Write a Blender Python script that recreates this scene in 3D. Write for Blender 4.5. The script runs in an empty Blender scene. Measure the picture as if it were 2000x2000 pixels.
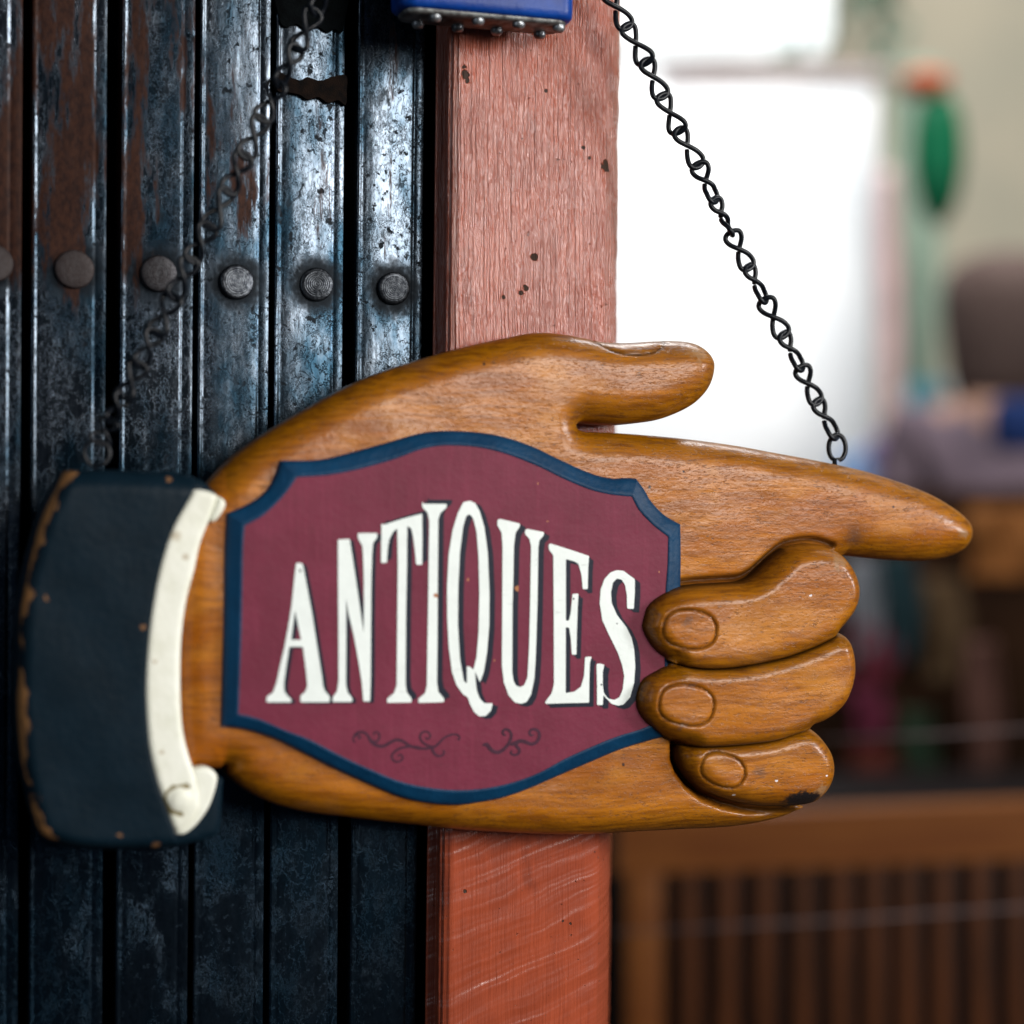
import bpy, math, random
import numpy as np
from mathutils import Vector, Matrix, noise as mnoise
from mathutils.geometry import delaunay_2d_cdt
random.seed(7)
C = bpy.context.scene
R = math.radians

# ------------------------------------------------------------------ camera, world, lamps, exposure
D = 0.90                       # camera to sign, metres
S = 0.00025                    # metres per photograph pixel at the sign
TH = R(18)                     # the sign and gate are turned: their left side is nearer
cam = bpy.data.cameras.new('camera'); camo = bpy.data.objects.new('camera', cam)
C.collection.objects.link(camo); C.camera = camo
camo.location = (0, -D, 0); camo.rotation_euler = (R(90), 0, 0)
cam.sensor_width = 24; cam.sensor_height = 24; cam.sensor_fit = 'HORIZONTAL'
cam.lens = 24 * D / 0.5
cam.clip_start = 0.02; cam.clip_end = 60
cam.dof.use_dof = True; cam.dof.focus_distance = D + 0.040
cam.dof.aperture_fstop = cam.lens / 26.0
cam.dof.aperture_blades = 0

w = bpy.data.worlds.new('World'); C.world = w; w.use_nodes = True
w.node_tree.nodes['Background'].inputs[0].default_value = (0.22, 0.48, 0.85, 1)
w.node_tree.nodes['Background'].inputs[1].default_value = 0.03

def area(name, loc, target, sx, sy, power, col=(1, 1, 1), spread=180):
    l = bpy.data.lights.new(name, 'AREA'); l.shape = 'RECTANGLE'; l.size = sx; l.size_y = sy
    l.energy = power; l.color = col; l.spread = R(spread)
    o = bpy.data.objects.new(name, l); C.collection.objects.link(o)
    o.location = loc
    o.rotation_euler = (Vector(target) - Vector(loc)).to_track_quat('-Z', 'Y').to_euler()
    return o
# the open street side: bright daylight coming in from the right, behind the photographer
area('street_light', (1.97, -2.38, 0.74), (0, 0, 0), 1.35, 1.15, 82, (1.0, 0.96, 0.90))
# weak unseen fill added at left, narrow to draw bright edge lines
area('left_fill', (-1.9, -1.9, 0.5), (-.1, 0, 0), .35, 1.7, 7, (0.80, 0.90, 1.0))
# unseen lamp added at right for rim highlights on the knuckles
area('right_rim_light', (2.1, -.55, .42), (.15, 0, 0), .40, .6, 34, (1.0, .98, .97))
# unseen lamp added above to make the white board blaze
area('board_light', (0.60, 1.7, 2.5), (0.80, 3.3, 0.05), 1.8, .8, 165, (0.97, 0.99, 1.0))
# dim unseen lamp added to lift the far background
area('background_fill', (1.6, 0.8, 1.8), (1.1, 2.6, -0.4), .9, .9, 5, (1.0, 0.88, 0.74))

C.view_settings.view_transform = 'Standard'; C.view_settings.look = 'None'
C.view_settings.exposure = 0.0; C.view_settings.gamma = 1
C.view_settings.use_curve_mapping = False

# ------------------------------------------------------------------ frames
ct, st = math.cos(TH), math.sin(TH)
def Q(pts, wz=0.0):
    """sign-frame (u, v) of photograph points on the plane wz metres in front of the sign board"""
    p = np.atleast_2d(np.array(pts, float))
    X = (p[:, 0] - 1000) * S; Z = (1000 - p[:, 1]) * S
    t = (wz - D * ct) / (X * st - D * ct)
    wx, wy, wv = X * t, -D + D * t, Z * t
    return np.stack([wx * ct + wy * st, wv], 1)
def q(x, y, wz=0.0):
    a = Q([(x, y)], wz)[0]; return a[0], a[1]
def B(x, y, dist):
    """world point seen at a photograph pixel, dist metres behind the sign"""
    k = (D + dist) / D
    return Vector(((x - 1000) * S * k, dist, (1000 - y) * S * k))

# ------------------------------------------------------------------ object helpers
def tag(o, label=None, cat=None, group=None, kind=None):
    if label: o['label'] = label
    if cat: o['category'] = cat
    if group: o['group'] = group
    if kind: o['kind'] = kind
    return o
def empty(name, loc, rz=TH, **k):
    o = bpy.data.objects.new(name, None); C.collection.objects.link(o)
    o.location = loc; o.rotation_euler = (0, 0, rz); o.empty_display_size = .02
    o['off'] = [0.0, 0.0, 0.0]
    return tag(o, **k)
def frame_root(name, u, v, wz, **k):
    """Empty at frame point; its parts keep frame coordinates"""
    wx = u * ct + wz * st; wy = u * st - wz * ct
    o = empty(name, (wx, wy, v), **k)
    o['off'] = [-u, wz, -v]
    return o
def mk(name, V, F, mat, parent=None, smooth=True, attrs=None, sharp=None):
    me = bpy.data.meshes.new(name)
    me.from_pydata([tuple(map(float, a)) for a in V], [], [tuple(int(i) for i in f) for f in F])
    me.update()
    if smooth: me.polygons.foreach_set('use_smooth', [True] * len(me.polygons))
    if sharp:
        me.set_sharp_from_angle(angle=R(sharp))
    for an, av in (attrs or {}).items():
        a = me.attributes.new(an, 'FLOAT', 'POINT'); a.data.foreach_set('value', np.asarray(av, np.float32))
    if mat: me.materials.append(mat)
    o = bpy.data.objects.new(name, me); C.collection.objects.link(o)
    if parent:
        o.parent = parent
        if parent.type == 'EMPTY' and 'off' in parent: o.location = parent['off']
    return o
def W3(uv, wz):
    uv = np.asarray(uv); wz = np.broadcast_to(np.asarray(wz, float), (len(uv),))
    return np.stack([uv[:, 0], -wz, uv[:, 1]], 1)

def cr(pts, closed=False, n=8, corners=()):
    """Catmull-Rom through pts; indices in corners stay sharp"""
    P = [np.array(p, float) for p in pts]; N = len(P); out = []
    segs = N if closed else N - 1
    for i in range(segs):
        p1, p2 = P[i], P[(i + 1) % N]
        p0 = P[i - 1] if (closed or i > 0) else p1
        p3 = P[(i + 2) % N] if (closed or i + 2 < N) else p2
        if i in corners: p0 = p1 - (p2 - p1) * .6
        if (i + 1) % N in corners: p3 = p2 + (p2 - p1) * .6
        for k in range(n):
            t = k / n
            # centripetal-ish: plain uniform with limited tangents
            m1 = (p2 - p0) / 2; m2 = (p3 - p1) / 2
            L = np.linalg.norm(p2 - p1)
            for m in (m1, m2):
                l = np.linalg.norm(m)
                if l > L: m *= L / l
            h = ((2*t**3-3*t**2+1)*p1 + (t**3-2*t**2+t)*m1 + (-2*t**3+3*t**2)*p2 + (t**3-t**2)*m2)
            out.append(h)
    if not closed: out.append(P[-1])
    return np.array(out)
def resamp(P, step, closed=True):
    P = np.asarray(P)
    if closed: P = np.vstack([P, P[:1]])
    d = np.r_[0, np.cumsum(np.linalg.norm(np.diff(P, axis=0), axis=1))]
    n = max(4, int(round(d[-1] / step)))
    t = np.linspace(0, d[-1], n + 1)
    o = np.stack([np.interp(t, d, P[:, 0]), np.interp(t, d, P[:, 1])], 1)
    return o[:-1] if closed else o
def resn(P, n):
    P = np.asarray(P); d = np.r_[0, np.cumsum(np.linalg.norm(np.diff(P, axis=0), axis=1))]
    t = np.linspace(0, d[-1], n); return np.stack([np.interp(t, d, P[:, 0]), np.interp(t, d, P[:, 1])], 1)
def pdist(X, P, closed=True):
    A = P; Bq = np.roll(P, -1, 0) if closed else P[1:]
    if not closed: A = P[:-1]
    out = np.empty(len(X))
    for s in range(0, len(X), 4000):
        x = X[s:s+4000, None, :]; ab = (Bq - A)[None]; ax = x - A[None]
        t = np.clip((ax * ab).sum(2) / np.maximum((ab * ab).sum(2), 1e-18), 0, 1)
        out[s:s+4000] = np.sqrt((((ax - t[..., None] * ab) ** 2).sum(2)).min(1))
    return out
def inside(X, P):
    r = np.zeros(len(X), bool); x, y = X[:, 0], X[:, 1]
    a = P; b = np.roll(P, -1, 0)
    for (x1, y1), (x2, y2) in zip(a, b):
        if y1 == y2: continue
        c = ((y1 > y) != (y2 > y)) & (x < (x2 - x1) * (y - y1) / (y2 - y1) + x1)
        r ^= c
    return r
def area2(P): 
    return (P[:, 0] * np.roll(P[:, 1], -1) - np.roll(P[:, 0], -1) * P[:, 1]).sum()
def cdt(pts, loops):
    edges = []; k = 0
    for n in loops:
        edges += [(k + i, k + (i + 1) % n) for i in range(n)]; k += n
    r = delaunay_2d_cdt([Vector((float(a), float(b))) for a, b in pts], edges, [], 1 if len(loops) == 1 else 0, 1e-9)
    v = np.array([(a.x, a.y) for a in r[0]]); f = np.array([t for t in r[2] if len(t) == 3])
    return v, f
def hexgrid(lo, hi, s):
    xs = np.arange(lo[0], hi[0], s); ys = np.arange(lo[1], hi[1], s * .866)
    gx, gy = np.meshgrid(xs, ys); gx = gx + (np.arange(len(ys)) % 2)[:, None] * s / 2
    return np.stack([gx.ravel(), gy.ravel()], 1)
def relief(name, loop, hfun, back, spacing, mat, parent, rings=(.0003, .0008, .0016, .0028), attrfun=None, splits=()):
    """carved relief: outline loop in (u, v) metres, hfun(X, d) gives the height of its face"""
    L = resamp(loop, .0012)
    if area2(L) < 0: L = L[::-1]
    pts = [L]; tg = np.roll(L, -1, 0) - np.roll(L, 1, 0)
    nr = np.stack([-tg[:, 1], tg[:, 0]], 1); nr /= np.linalg.norm(nr, axis=1)[:, None] + 1e-12
    for r in rings:
        c = L + nr * r; c = c[::(1 if r < .002 else 2)]
        ok = inside(c, L) & (pdist(c, L) > r * .85); pts.append(c[ok])
    g = hexgrid(L.min(0), L.max(0), spacing); g += (np.random.RandomState(1).rand(*g.shape) - .5) * spacing * .25
    g = g[inside(g, L)]; g = g[pdist(g, L) > (rings[-1] + spacing * .5 if rings else spacing * .5)]
    pts.append(g)
    v, f = cdt(np.vstack(pts), [len(L)])
    d = pdist(v, L); h = hfun(v, d)
    nb = len(L)
    at = attrfun(v, d) if attrfun else {}
    V = W3(v, h); F = [tuple(t) for t in f]
    # orient toward the viewer (-y)
    def orient(F, P2):
        out = []
        for t in F:
            a, b, c = P2[t[0]], P2[t[1]], P2[t[2]]
            cr_ = (b[0]-a[0])*(c[1]-a[1]) - (b[1]-a[1])*(c[0]-a[0])
            out.append(t if cr_ > 0 else (t[0], t[2], t[1]))
        return out
    F = orient(F, v)
    main = F; extra = []
    for (nm, poly) in splits:
        cen = v[np.array(main)].mean(1); ins = inside(cen, poly)
        extra.append((nm, [t for t, i in zip(main, ins) if i])); main = [t for t, i in zip(main, ins) if not i]
    # sides and back
    n0 = len(V)
    b2 = W3(L, back); b1 = W3(L, (V[:nb, 1] * -1 + back) / 2)
    Vb = np.vstack([V, b1, b2])
    for i in range(nb):
        j = (i + 1) % nb
        main.append((i, n0 + i, n0 + j, j)); main.append((n0 + i, n0 + nb + i, n0 + nb + j, n0 + j))
    vb, fb = cdt(L, [nb])
    main += [(n0 + nb + t[0], n0 + nb + t[2], n0 + nb + t[1]) for t in orient([tuple(t) for t in fb], vb) if max(t) < nb]
    A = {k: np.r_[a, a[:nb], a[:nb]] for k, a in at.items()}
    def compact(F_):
        used = sorted({i for t in F_ for i in t}); m = {a: b for b, a in enumerate(used)}
        return Vb[used], [tuple(m[i] for i in t) for t in F_], {k: a[used] for k, a in A.items()}
    V1, F1, A1 = compact(main)
    o = mk(name, V1, F1, mat, parent, attrs=A1)
    for nm, fs in extra:
        V2, F2, A2 = compact(fs); mk(nm, V2, F2, mat, o, attrs=A2)
    return o
def flat_shape(name, loops, wz, thick, mat, parent):
    """thin painted or cut shape; loops[0] is its outline, others are holes; (u, v) metres"""
    LL = [np.asarray(l) for l in loops]
    pts = np.vstack(LL); v, f = cdt(pts, [len(l) for l in LL])
    cen = v[f].mean(1); ok = inside(cen, LL[0])
    for h in LL[1:]: ok &= ~inside(cen, h)
    F = []
    for t in f[ok]:
        a, b, c = v[t]
        F.append(tuple(t) if (b[0]-a[0])*(c[1]-a[1]) - (b[1]-a[1])*(c[0]-a[0]) > 0 else (t[0], t[2], t[1]))
    n = len(v); V = np.vstack([W3(v, wz), W3(v, wz - thick)])
    k = 0
    for l in LL:
        m = len(l)
        for i in range(m):
            a, b = k + i, k + (i + 1) % m
            F.append((a, a + n, b + n, b))
        k += m
    return mk(name, V, F, mat, parent, smooth=False)
def tube(pts, r, closed=False, ns=10, cap=True):
    P = [Vector(p) for p in pts]; n = len(P); V = []; F = []
    rr = r if hasattr(r, '__len__') else [r] * n
    up = None
    for i in range(n):
        a = P[i - 1] if (closed or i > 0) else P[i]; b = P[(i + 1) % n] if (closed or i < n - 1) else P[i]
        t = (b - a).normalized()
        if up is None:
            up = t.orthogonal().normalized()
        up = (up - t * up.dot(t)).normalized(); s = t.cross(up)
        for k in range(ns):
            a_ = 2 * math.pi * k / ns; V.append(P[i] + (up * math.cos(a_) + s * math.sin(a_)) * rr[i])
    for i in range(n if closed else n - 1):
        j = (i + 1) % n
        # closed loops: pick the rotation that lines up best
        off = 0
        if closed and j == 0:
            off = min(range(ns), key=lambda o_: (V[i * ns] - V[o_]).length)
        for k in range(ns):
            F.append((i*ns+k, i*ns+(k+1) % ns, j*ns+(k+1+off) % ns, j*ns+(k+off) % ns))
    if cap and not closed:
        F.append(tuple(range(ns))[::-1]); F.append(tuple((n-1)*ns+k for k in range(ns)))
    return V, F
def boxvf(x0, x1, y0, y1, z0, z1, bev=0.0):
    V = []; F = []
    if bev <= 0:
        V = [(x0,y0,z0),(x1,y0,z0),(x1,y1,z0),(x0,y1,z0),(x0,y0,z1),(x1,y0,z1),(x1,y1,z1),(x0,y1,z1)]
        F = [(0,3,2,1),(4,5,6,7),(0,1,5,4),(1,2,6,5),(2,3,7,6),(3,0,4,7)]
        return V, F
    import bmesh
    bm = bmesh.new(); vs = [bm.verts.new(v) for v in boxvf(x0,x1,y0,y1,z0,z1)[0]]
    for f in boxvf(x0,x1,y0,y1,z0,z1)[1]: bm.faces.new([vs[i] for i in f])
    bmesh.ops.bevel(bm, geom=bm.edges[:], offset=bev, segments=3, profile=.5, affect='EDGES')
    bm.verts.index_update()
    V = [tuple(v.co) for v in bm.verts]; F = [tuple(v.index for v in f.verts) for f in bm.faces]; bm.free()
    return V, F

# ------------------------------------------------------------------ node helpers
class M:
    def __init__(s, name):
        s.m = bpy.data.materials.new(name); s.m.use_nodes = True; s.t = s.m.node_tree
        s.b = s.t.nodes['Principled BSDF']; s.tc = s.t.nodes.new('ShaderNodeTexCoord')
    def n(s, ty, **k):
        o = s.t.nodes.new(ty)
        for a, b in k.items(): setattr(o, a, b)
        return o
    def put(s, sock, v):
        if hasattr(v, 'is_linked') or isinstance(v, bpy.types.NodeSocket): s.t.links.new(v, sock)
        else:
            if sock.type == 'RGBA' and len(v) == 3: v = (*v, 1)
            sock.default_value = v
    def obj(s): return s.tc.outputs['Object']
    def map(s, scale, loc=(0, 0, 0), rot=(0, 0, 0), src=None):
        o = s.n('ShaderNodeMapping'); s.put(o.inputs[0], src or s.obj())
        o.inputs['Scale'].default_value = scale; o.inputs['Location'].default_value = loc; o.inputs['Rotation'].default_value = rot
        return o.outputs[0]
    def noise(s, vec, scale=1, detail=4, rough=.55, dist=0, col=False):
        o = s.n('ShaderNodeTexNoise'); s.put(o.inputs['Vector'], vec)
        o.inputs['Scale'].default_value = scale; o.inputs['Detail'].default_value = detail
        o.inputs['Roughness'].default_value = rough; o.inputs['Distortion'].default_value = dist
        return o.outputs['Color' if col else 'Fac']
    def vor(s, vec, scale=1, feat='F1', rnd=1):
        o = s.n('ShaderNodeTexVoronoi', feature=feat); s.put(o.inputs['Vector'], vec)
        o.inputs['Scale'].default_value = scale; o.inputs['Randomness'].default_value = rnd
        return o.outputs['Distance']
    def ramp(s, f, lo, hi, a=0.0, b=1.0, smooth=True):
        o = s.n('ShaderNodeMapRange'); o.interpolation_type = 'SMOOTHSTEP' if smooth else 'LINEAR'
        s.put(o.inputs[0], f); o.inputs[1].default_value = lo; o.inputs[2].default_value = hi
        o.inputs[3].default_value = a; o.inputs[4].default_value = b
        return o.outputs[0]
    def math(s, op, a, b=0.0, clamp=False):
        o = s.n('ShaderNodeMath', operation=op, use_clamp=clamp); s.put(o.inputs[0], a); s.put(o.inputs[1], b)
        return o.outputs[0]
    def mix(s, f, a, b, mode='MIX'):
        o = s.n('ShaderNodeMix', data_type='RGBA', blend_type=mode)
        s.put(o.inputs[0], f); s.put(o.inputs[6], a); s.put(o.inputs[7], b)
        return o.outputs[2]
    def attr(s, nm):
        return s.n('ShaderNodeAttribute', attribute_name=nm).outputs['Fac']
    def sep(s, vec=None):
        o = s.n('ShaderNodeSeparateXYZ'); s.put(o.inputs[0], vec or s.obj()); return o.outputs
    def add(s, vec, b):
        o = s.n('ShaderNodeVectorMath', operation='ADD'); s.put(o.inputs[0], vec); s.put(o.inputs[1], b); return o.outputs[0]
    def scl(s, vec, k):
        o = s.n('ShaderNodeVectorMath', operation='SCALE'); s.put(o.inputs[0], vec); o.inputs['Scale'].default_value = k; return o.outputs[0]
    def spot(s, u, v, r0, r1, jag=0.0, flat=(1, 0, 1)):
        """1 inside radius r0 of frame point (u, v), 0 beyond r1"""
        src = s.obj()
        if jag:
            nz = s.scl(s.add(s.noise(s.obj(), 330, 4, col=True), (-.5, -.5, -.5)), jag); src = s.add(src, nz)
        m = s.map(flat, (-u * flat[0], 0, -v * flat[2]), src=src)
        o = s.n('ShaderNodeVectorMath', operation='LENGTH'); s.put(o.inputs[0], m)
        return s.ramp(o.outputs['Value'], r0, r1, 1, 0)
    def mx(s, L):
        a = L[0]
        for b in L[1:]: a = s.math('MAXIMUM', a, b)
        return a
    def bump(s, h, dist=.001, strength=1.0, base=None):
        o = s.n('ShaderNodeBump'); s.put(o.inputs['Height'], h); o.inputs['Distance'].default_value = dist
        o.inputs['Strength'].default_value = strength
        if base is not None: s.put(o.inputs['Normal'], base)
        return o.outputs[0]
    def out(s, col, rough=.5, nrm=None, metal=0.0, spec=.5, coat=0.0, coatr=.1, **k):
        b = s.b; s.put(b.inputs['Base Color'], col); s.put(b.inputs['Roughness'], rough); s.put(b.inputs['Metallic'], metal)
        s.put(b.inputs['Specular IOR Level'], spec); s.put(b.inputs['Coat Weight'], coat); s.put(b.inputs['Coat Roughness'], coatr)
        if nrm is not None:
            s.put(b.inputs['Normal'], nrm)
            if not (isinstance(coat, float) and coat == 0): s.put(b.inputs['Coat Normal'], nrm)
        return s.m

# ------------------------------------------------------------------ materials
def mat_wood():
    m = M('lacquered_wood')
    wob = m.scl(m.add(m.noise(m.map((14, 14, 22)), 1, 2, col=True), (-.5, -.5, -.5)), .012)
    src = m.add(m.obj(), wob)
    big = m.noise(m.map((9, 20, 55), src=src), 1, 4)
    grain = m.noise(m.map((40, 300, 620), src=src), 1, 3, .6)
    pore = m.noise(m.map((330, 500, 1700), src=src), 1, 3, .6)
    pm = m.ramp(pore, .56, .66)
    patch = m.ramp(m.noise(m.map((30, 30, 45), (3, 1, 7)), 1, 3), .58, .75)
    col = m.mix(m.ramp(big, .3, .7), (.50, .172, .012), (.34, .094, .004))
    col = m.mix(m.ramp(grain, .35, .7, 0, .65), col, (.17, .046, .004))
    fig = m.noise(m.map((7, 40, 130), (1, 5, 2), src=m.add(src, m.scl(m.add(m.noise(m.map((10, 10, 16)), 1, 2, col=True), (-.5, -.5, -.5)), .03))), 1, 3, .6)
    col = m.mix(m.ramp(fig, .50, .62, 0, .45), col, (.24, .070, .006))
    col = m.mix(m.ramp(m.noise(m.map((26, 26, 40), (4, 4, 4)), 1, 3), .50, .72, 0, .5), col, (.56, .22, .022))
    st_ = m.attr('stain_shade')  # edge stain, with the shade of bevels and seams painted in
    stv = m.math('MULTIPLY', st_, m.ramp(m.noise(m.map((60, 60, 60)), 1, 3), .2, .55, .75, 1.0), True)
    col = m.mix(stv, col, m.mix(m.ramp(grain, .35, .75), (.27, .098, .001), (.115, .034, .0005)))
    col = m.mix(m.math('MULTIPLY', patch, .35), col, (.20, .09, .045))
    col = m.mix(m.math('MULTIPLY', pm, m.ramp(m.noise(m.map((25, 40, 60), (2, 2, 8)), 1, 2), .35, .65, .25, .80)), col, (.075, .025, .007))
    gr = m.attr('grime_shade'); col = m.mix(gr, col, (.022, .010, .004))  # groove grime, with the contact shadow along the fingers painted in
    # finger smudges and knocks
    wear = []
    for (x, y, r) in ((1370, 690, 26), (1612, 1095, 24), (1590, 1540, 22), (1885, 1040, 16)):
        u, v = q(x, y); wear.append(m.spot(u, v, r * S * .3, r * S * 1.3, .012, (1, 0, 1.5)))
    col = m.mix(m.math('MULTIPLY', m.mx(wear), .55), col, (.30, .19, .10))
    u, v = q(1562, 1560, .005); burn = m.spot(u, v, .0045, .0085, .010, (.6, 0, 1.4))
    col = m.mix(burn, col, (.012, .009, .010))
    sm = []
    for (x, y, r) in ((1672, 1045, 26), (1468, 1502, 16), (1325, 1335, 12), (1318, 1212, 13), (1310, 1410, 10)):
        u, v = q(x, y); sm.append(m.spot(u, v, r * S * .2, r * S * 1.2, .008))
    col = m.mix(m.math('MULTIPLY', m.mx(sm), .5), col, (.075, .050, .045))
    wt = []
    for (x, y, r) in ((1575, 1162, 3.2), (1519, 1525, 3), (1618, 1516, 2.5), (1440, 1555, 3)):
        u, v = q(x, y, .012); wt.append(m.spot(u, v, r * S * .7, r * S * 1.0, .002, (.8, 0, 1.3)))
    dk = []
    for (x, y, r) in ((1269, 952, 3.4), (1217, 1493, 3.2), (947, 711, 3), (1745, 990, 2.5), (1335, 921, 2.2)):
        u, v = q(x, y); dk.append(m.spot(u, v, r * S * .6, r * S * 1.3, .001))
    col = m.mix(m.mx(dk), col, (.02, .008, .008)); col = m.mix(m.mx(wt), col, (.8, .76, .78))
    fine = m.noise(m.map((700, 700, 900)), 1, 2)
    h = m.math('ADD', m.math('MULTIPLY', pm, -.55), m.math('MULTIPLY', grain, .5))
    h = m.math('ADD', h, m.math('MULTIPLY', fine, .9))
    nb = m.bump(h, .00016, .7)
    nb = m.bump(m.noise(m.map((45, 45, 70)), 1, 3), .0016, .42, nb)
    nb = m.bump(m.noise(m.map((160, 260, 420), (5, 5, 5)), 1, 3), .0003, .32, nb)
    rg = m.math('ADD', m.ramp(m.noise(m.map((70, 70, 110)), 1, 4), .3, .7, .30, .46), m.math('MULTIPLY', m.mx(wear), .2))
    return m.out(col, rg, nb, coat=m.math('SUBTRACT', .42, m.math('MULTIPLY', gr, .42)), coatr=.25, spec=m.math('SUBTRACT', .14, m.math('MULTIPLY', gr, .13)))
def mat_paint(name, col, col2, rough=.5, speck=None, spots=(), bumps=.25, coat=.0, dark=()):
    m = M(name)
    nz = m.noise(m.map((45, 45, 45)), 1, 5)
    c = m.mix(m.ramp(nz, .3, .7), col, col2)
    br = m.noise(m.map((500, 500, 22), (3, 1, 0)), 1, 3, .6)
    c = m.mix(m.ramp(br, .45, .75, 0, .30), c, tuple(min(1, x * 1.35) for x in col))
    cl = m.noise(m.map((14, 14, 14), (9, 1, 0)), 1, 4, .6)
    c = m.mix(m.ramp(cl, .40, .68, 0, .35), c, tuple(x * .62 for x in col))
    fine = m.noise(m.map((1500, 1500, 1500)), 1, 2)
    c = m.mix(m.ramp(fine, .35, .65, 0, .18), c, tuple(x * .55 for x in col))
    blot = m.ramp(m.noise(m.map((260, 260, 260), (5, 2, 1)), 1, 3), .66, .74, 0, .35)
    c = m.mix(blot, c, tuple(x * .5 for x in col))
    if speck:
        sp = m.ramp(m.vor(m.map((150, 150, 150)), 1), .035, .055, 1, 0)
        c = m.mix(m.math('MULTIPLY', sp, .7), c, speck)
    if spots:
        L = [m.spot(*q(x, y, .005), r * S * .5, r * S, .003) for x, y, r in spots]
        c = m.mix(m.mx(L), c, (.52, .22, .10))
    if dark:
        L = [m.spot(*q(x, y, .005), r * S * .5, r * S, .003) for x, y, r in dark]
        c = m.mix(m.mx(L), c, (.01, .01, .015))
    nb = m.bump(m.noise(m.map((420, 420, 420)), 1, 3), .0006, bumps)
    nb = m.bump(m.noise(m.map((60, 60, 60)), 1, 2), .002, bumps * .8, nb)
    return m.out(c, rough, nb, coat=coat, coatr=.25, spec=.18)
def mat_letter(name, col, rough=.5):
    m = M(name)
    sc = m.noise(m.map((120, 120, 900)), 1, 3)
    nz = m.noise(m.map((90, 90, 90), (1, 1, 1)), 1, 4)
    c = m.mix(m.ramp(nz, .35, .7, 0, .30), col, tuple(x * .82 for x in col))
    c = m.mix(m.ramp(sc, .66, .74, 0, .35), c, tuple(x * .45 for x in col))
    L = [m.spot(*q(x, y, .0052), r * S * .5, r * S, .003) for x, y, r in ((851, 1162, 6), (1010, 1150, 8))]
    c = m.mix(m.mx(L), c, (.42, .17, .07))
    if col[0] > .3:
        L = [m.spot(*q(x, y, .0052), r * S * .6, r * S, .001) for x, y, r in ((1174, 1337, 2.4), (1120, 1170, 2.2), (1205, 1218, 2), (586, 1114, 3))]
        c = m.mix(m.mx(L), c, (.03, .03, .04))
    return m.out(c, rough, m.bump(m.noise(m.map((500, 500, 500)), 1, 3), .0004, .3), spec=.15)
SLATS = [(-465, -320, -475, -330), (-290, -142, -300, -152), (-112, 45, -122, 35), (63, 210, 54, 200), (239, 382, 224, 366), (391, 531, 375, 515), (540, 676, 524, 660), (700, 832, 681, 813)]
WS = -.064
RIVETS = [(-368, 492, 40), (-190, 504, 39), (-12, 515, 37), (145, 527, 38), (310, 535, 36), (462, 551, 35), (617, 556, 34.5), (768, 564, 34)]
def mat_steel():
    m = M('blackened_steel')
    X = m.sep(); zz = X[2]
    riv = []
    for x, y, r in RIVETS:
        u, v = q(x, y, WS); riv.append(m.spot(u, v, r * S * 1.02, r * S * 2.1, .010))
    halo = m.mx(riv)
    streak = m.noise(m.map((110, 110, 12)), 1, 4, .65)
    blotch = m.noise(m.map((38, 38, 16), (2, 0, 5)), 1, 6, .65)
    fine = m.noise(m.map((420, 420, 220)), 1, 5, .7)
    # crackled lacquer lines: thin contour lines of a warped noise
    wv = m.add(m.obj(), m.scl(m.add(m.noise(m.map((120, 120, 70)), 1, 5, .7, col=True), (-.5, -.5, -.5)), .022))
    cr1 = m.vor(m.map((170, 170, 60), src=wv), 1, 'DISTANCE_TO_EDGE')
    lines = m.ramp(cr1, .006, .030, .8, 0)
    lines = m.math('MULTIPLY', lines, m.ramp(blotch, .38, .56))
    ct2 = m.math('ABSOLUTE', m.math('SUBTRACT', m.noise(m.map((420, 420, 170), src=wv), 1, 3, .6), .5))
    lines = m.math('MAXIMUM', lines, m.math('MULTIPLY', m.math('MULTIPLY', m.ramp(ct2, .004, .020, 1, 0), m.ramp(m.noise(m.map((50, 50, 40), (6, 1, 1)), 1, 3), .42, .60)), .8))
    pit = m.ramp(m.noise(m.map((230, 230, 230), (7, 7, 7)), 1, 4, .6), .60, .68)
    pits = m.math('MAXIMUM', pit, m.ramp(m.noise(m.map((60, 60, 30), (1, 9, 4)), 1, 8, .8), .57, .70, 0, .8))
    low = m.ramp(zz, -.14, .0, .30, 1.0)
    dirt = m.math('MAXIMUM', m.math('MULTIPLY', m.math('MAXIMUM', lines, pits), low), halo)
    # rust: upper left, and in streaks
    ru = m.math('SUBTRACT', m.noise(m.map((60, 60, 9), (4, 4, 4)), 1, 7, .7), m.ramp(X[0], -.30, -.05, -.10, .10))
    ru = m.math('SUBTRACT', ru, m.ramp(zz, .02, .16, .26, -.02))
    rust = m.ramp(ru, .52, .60)
    eu = []
    rcol = m.mix(m.ramp(fine, .35, .65), (.020, .007, .005), (.048, .017, .009))
    base = m.mix(m.ramp(blotch, .35, .65), (.095, .115, .142), (.012, .032, .052))
    base = m.mix(m.ramp(zz, -.02, -.12, 0, .75), base, (.010, .026, .045))  # darker lower down: the dim reflection there is put into the base colour
    base = m.mix(m.ramp(fine, .45, .7, 0, .6), base, (.010, .018, .026))
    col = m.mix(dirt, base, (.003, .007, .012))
    col = m.mix(rust, col, rcol)
    met = m.math('MULTIPLY', m.math('SUBTRACT', 1.0, m.mx([m.math('MULTIPLY', dirt, .85), rust])), .92)
    h = m.math('ADD', m.math('MULTIPLY', dirt, -.6), m.math('MULTIPLY', fine, .5))
    h = m.math('ADD', h, m.math('MULTIPLY', streak, .8))
    nb = m.bump(h, .00035, .45)
    nb = m.bump(m.noise(m.map((70, 70, 16), (9, 9, 9)), 1, 3), .002, .22, nb)
    rg = m.math('ADD', m.ramp(blotch, .3, .7, .17, .27), m.math('MULTIPLY', m.math('MAXIMUM', dirt, rust), .4))
    return m.out(col, rg, nb, metal=met, spec=.18)
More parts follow.
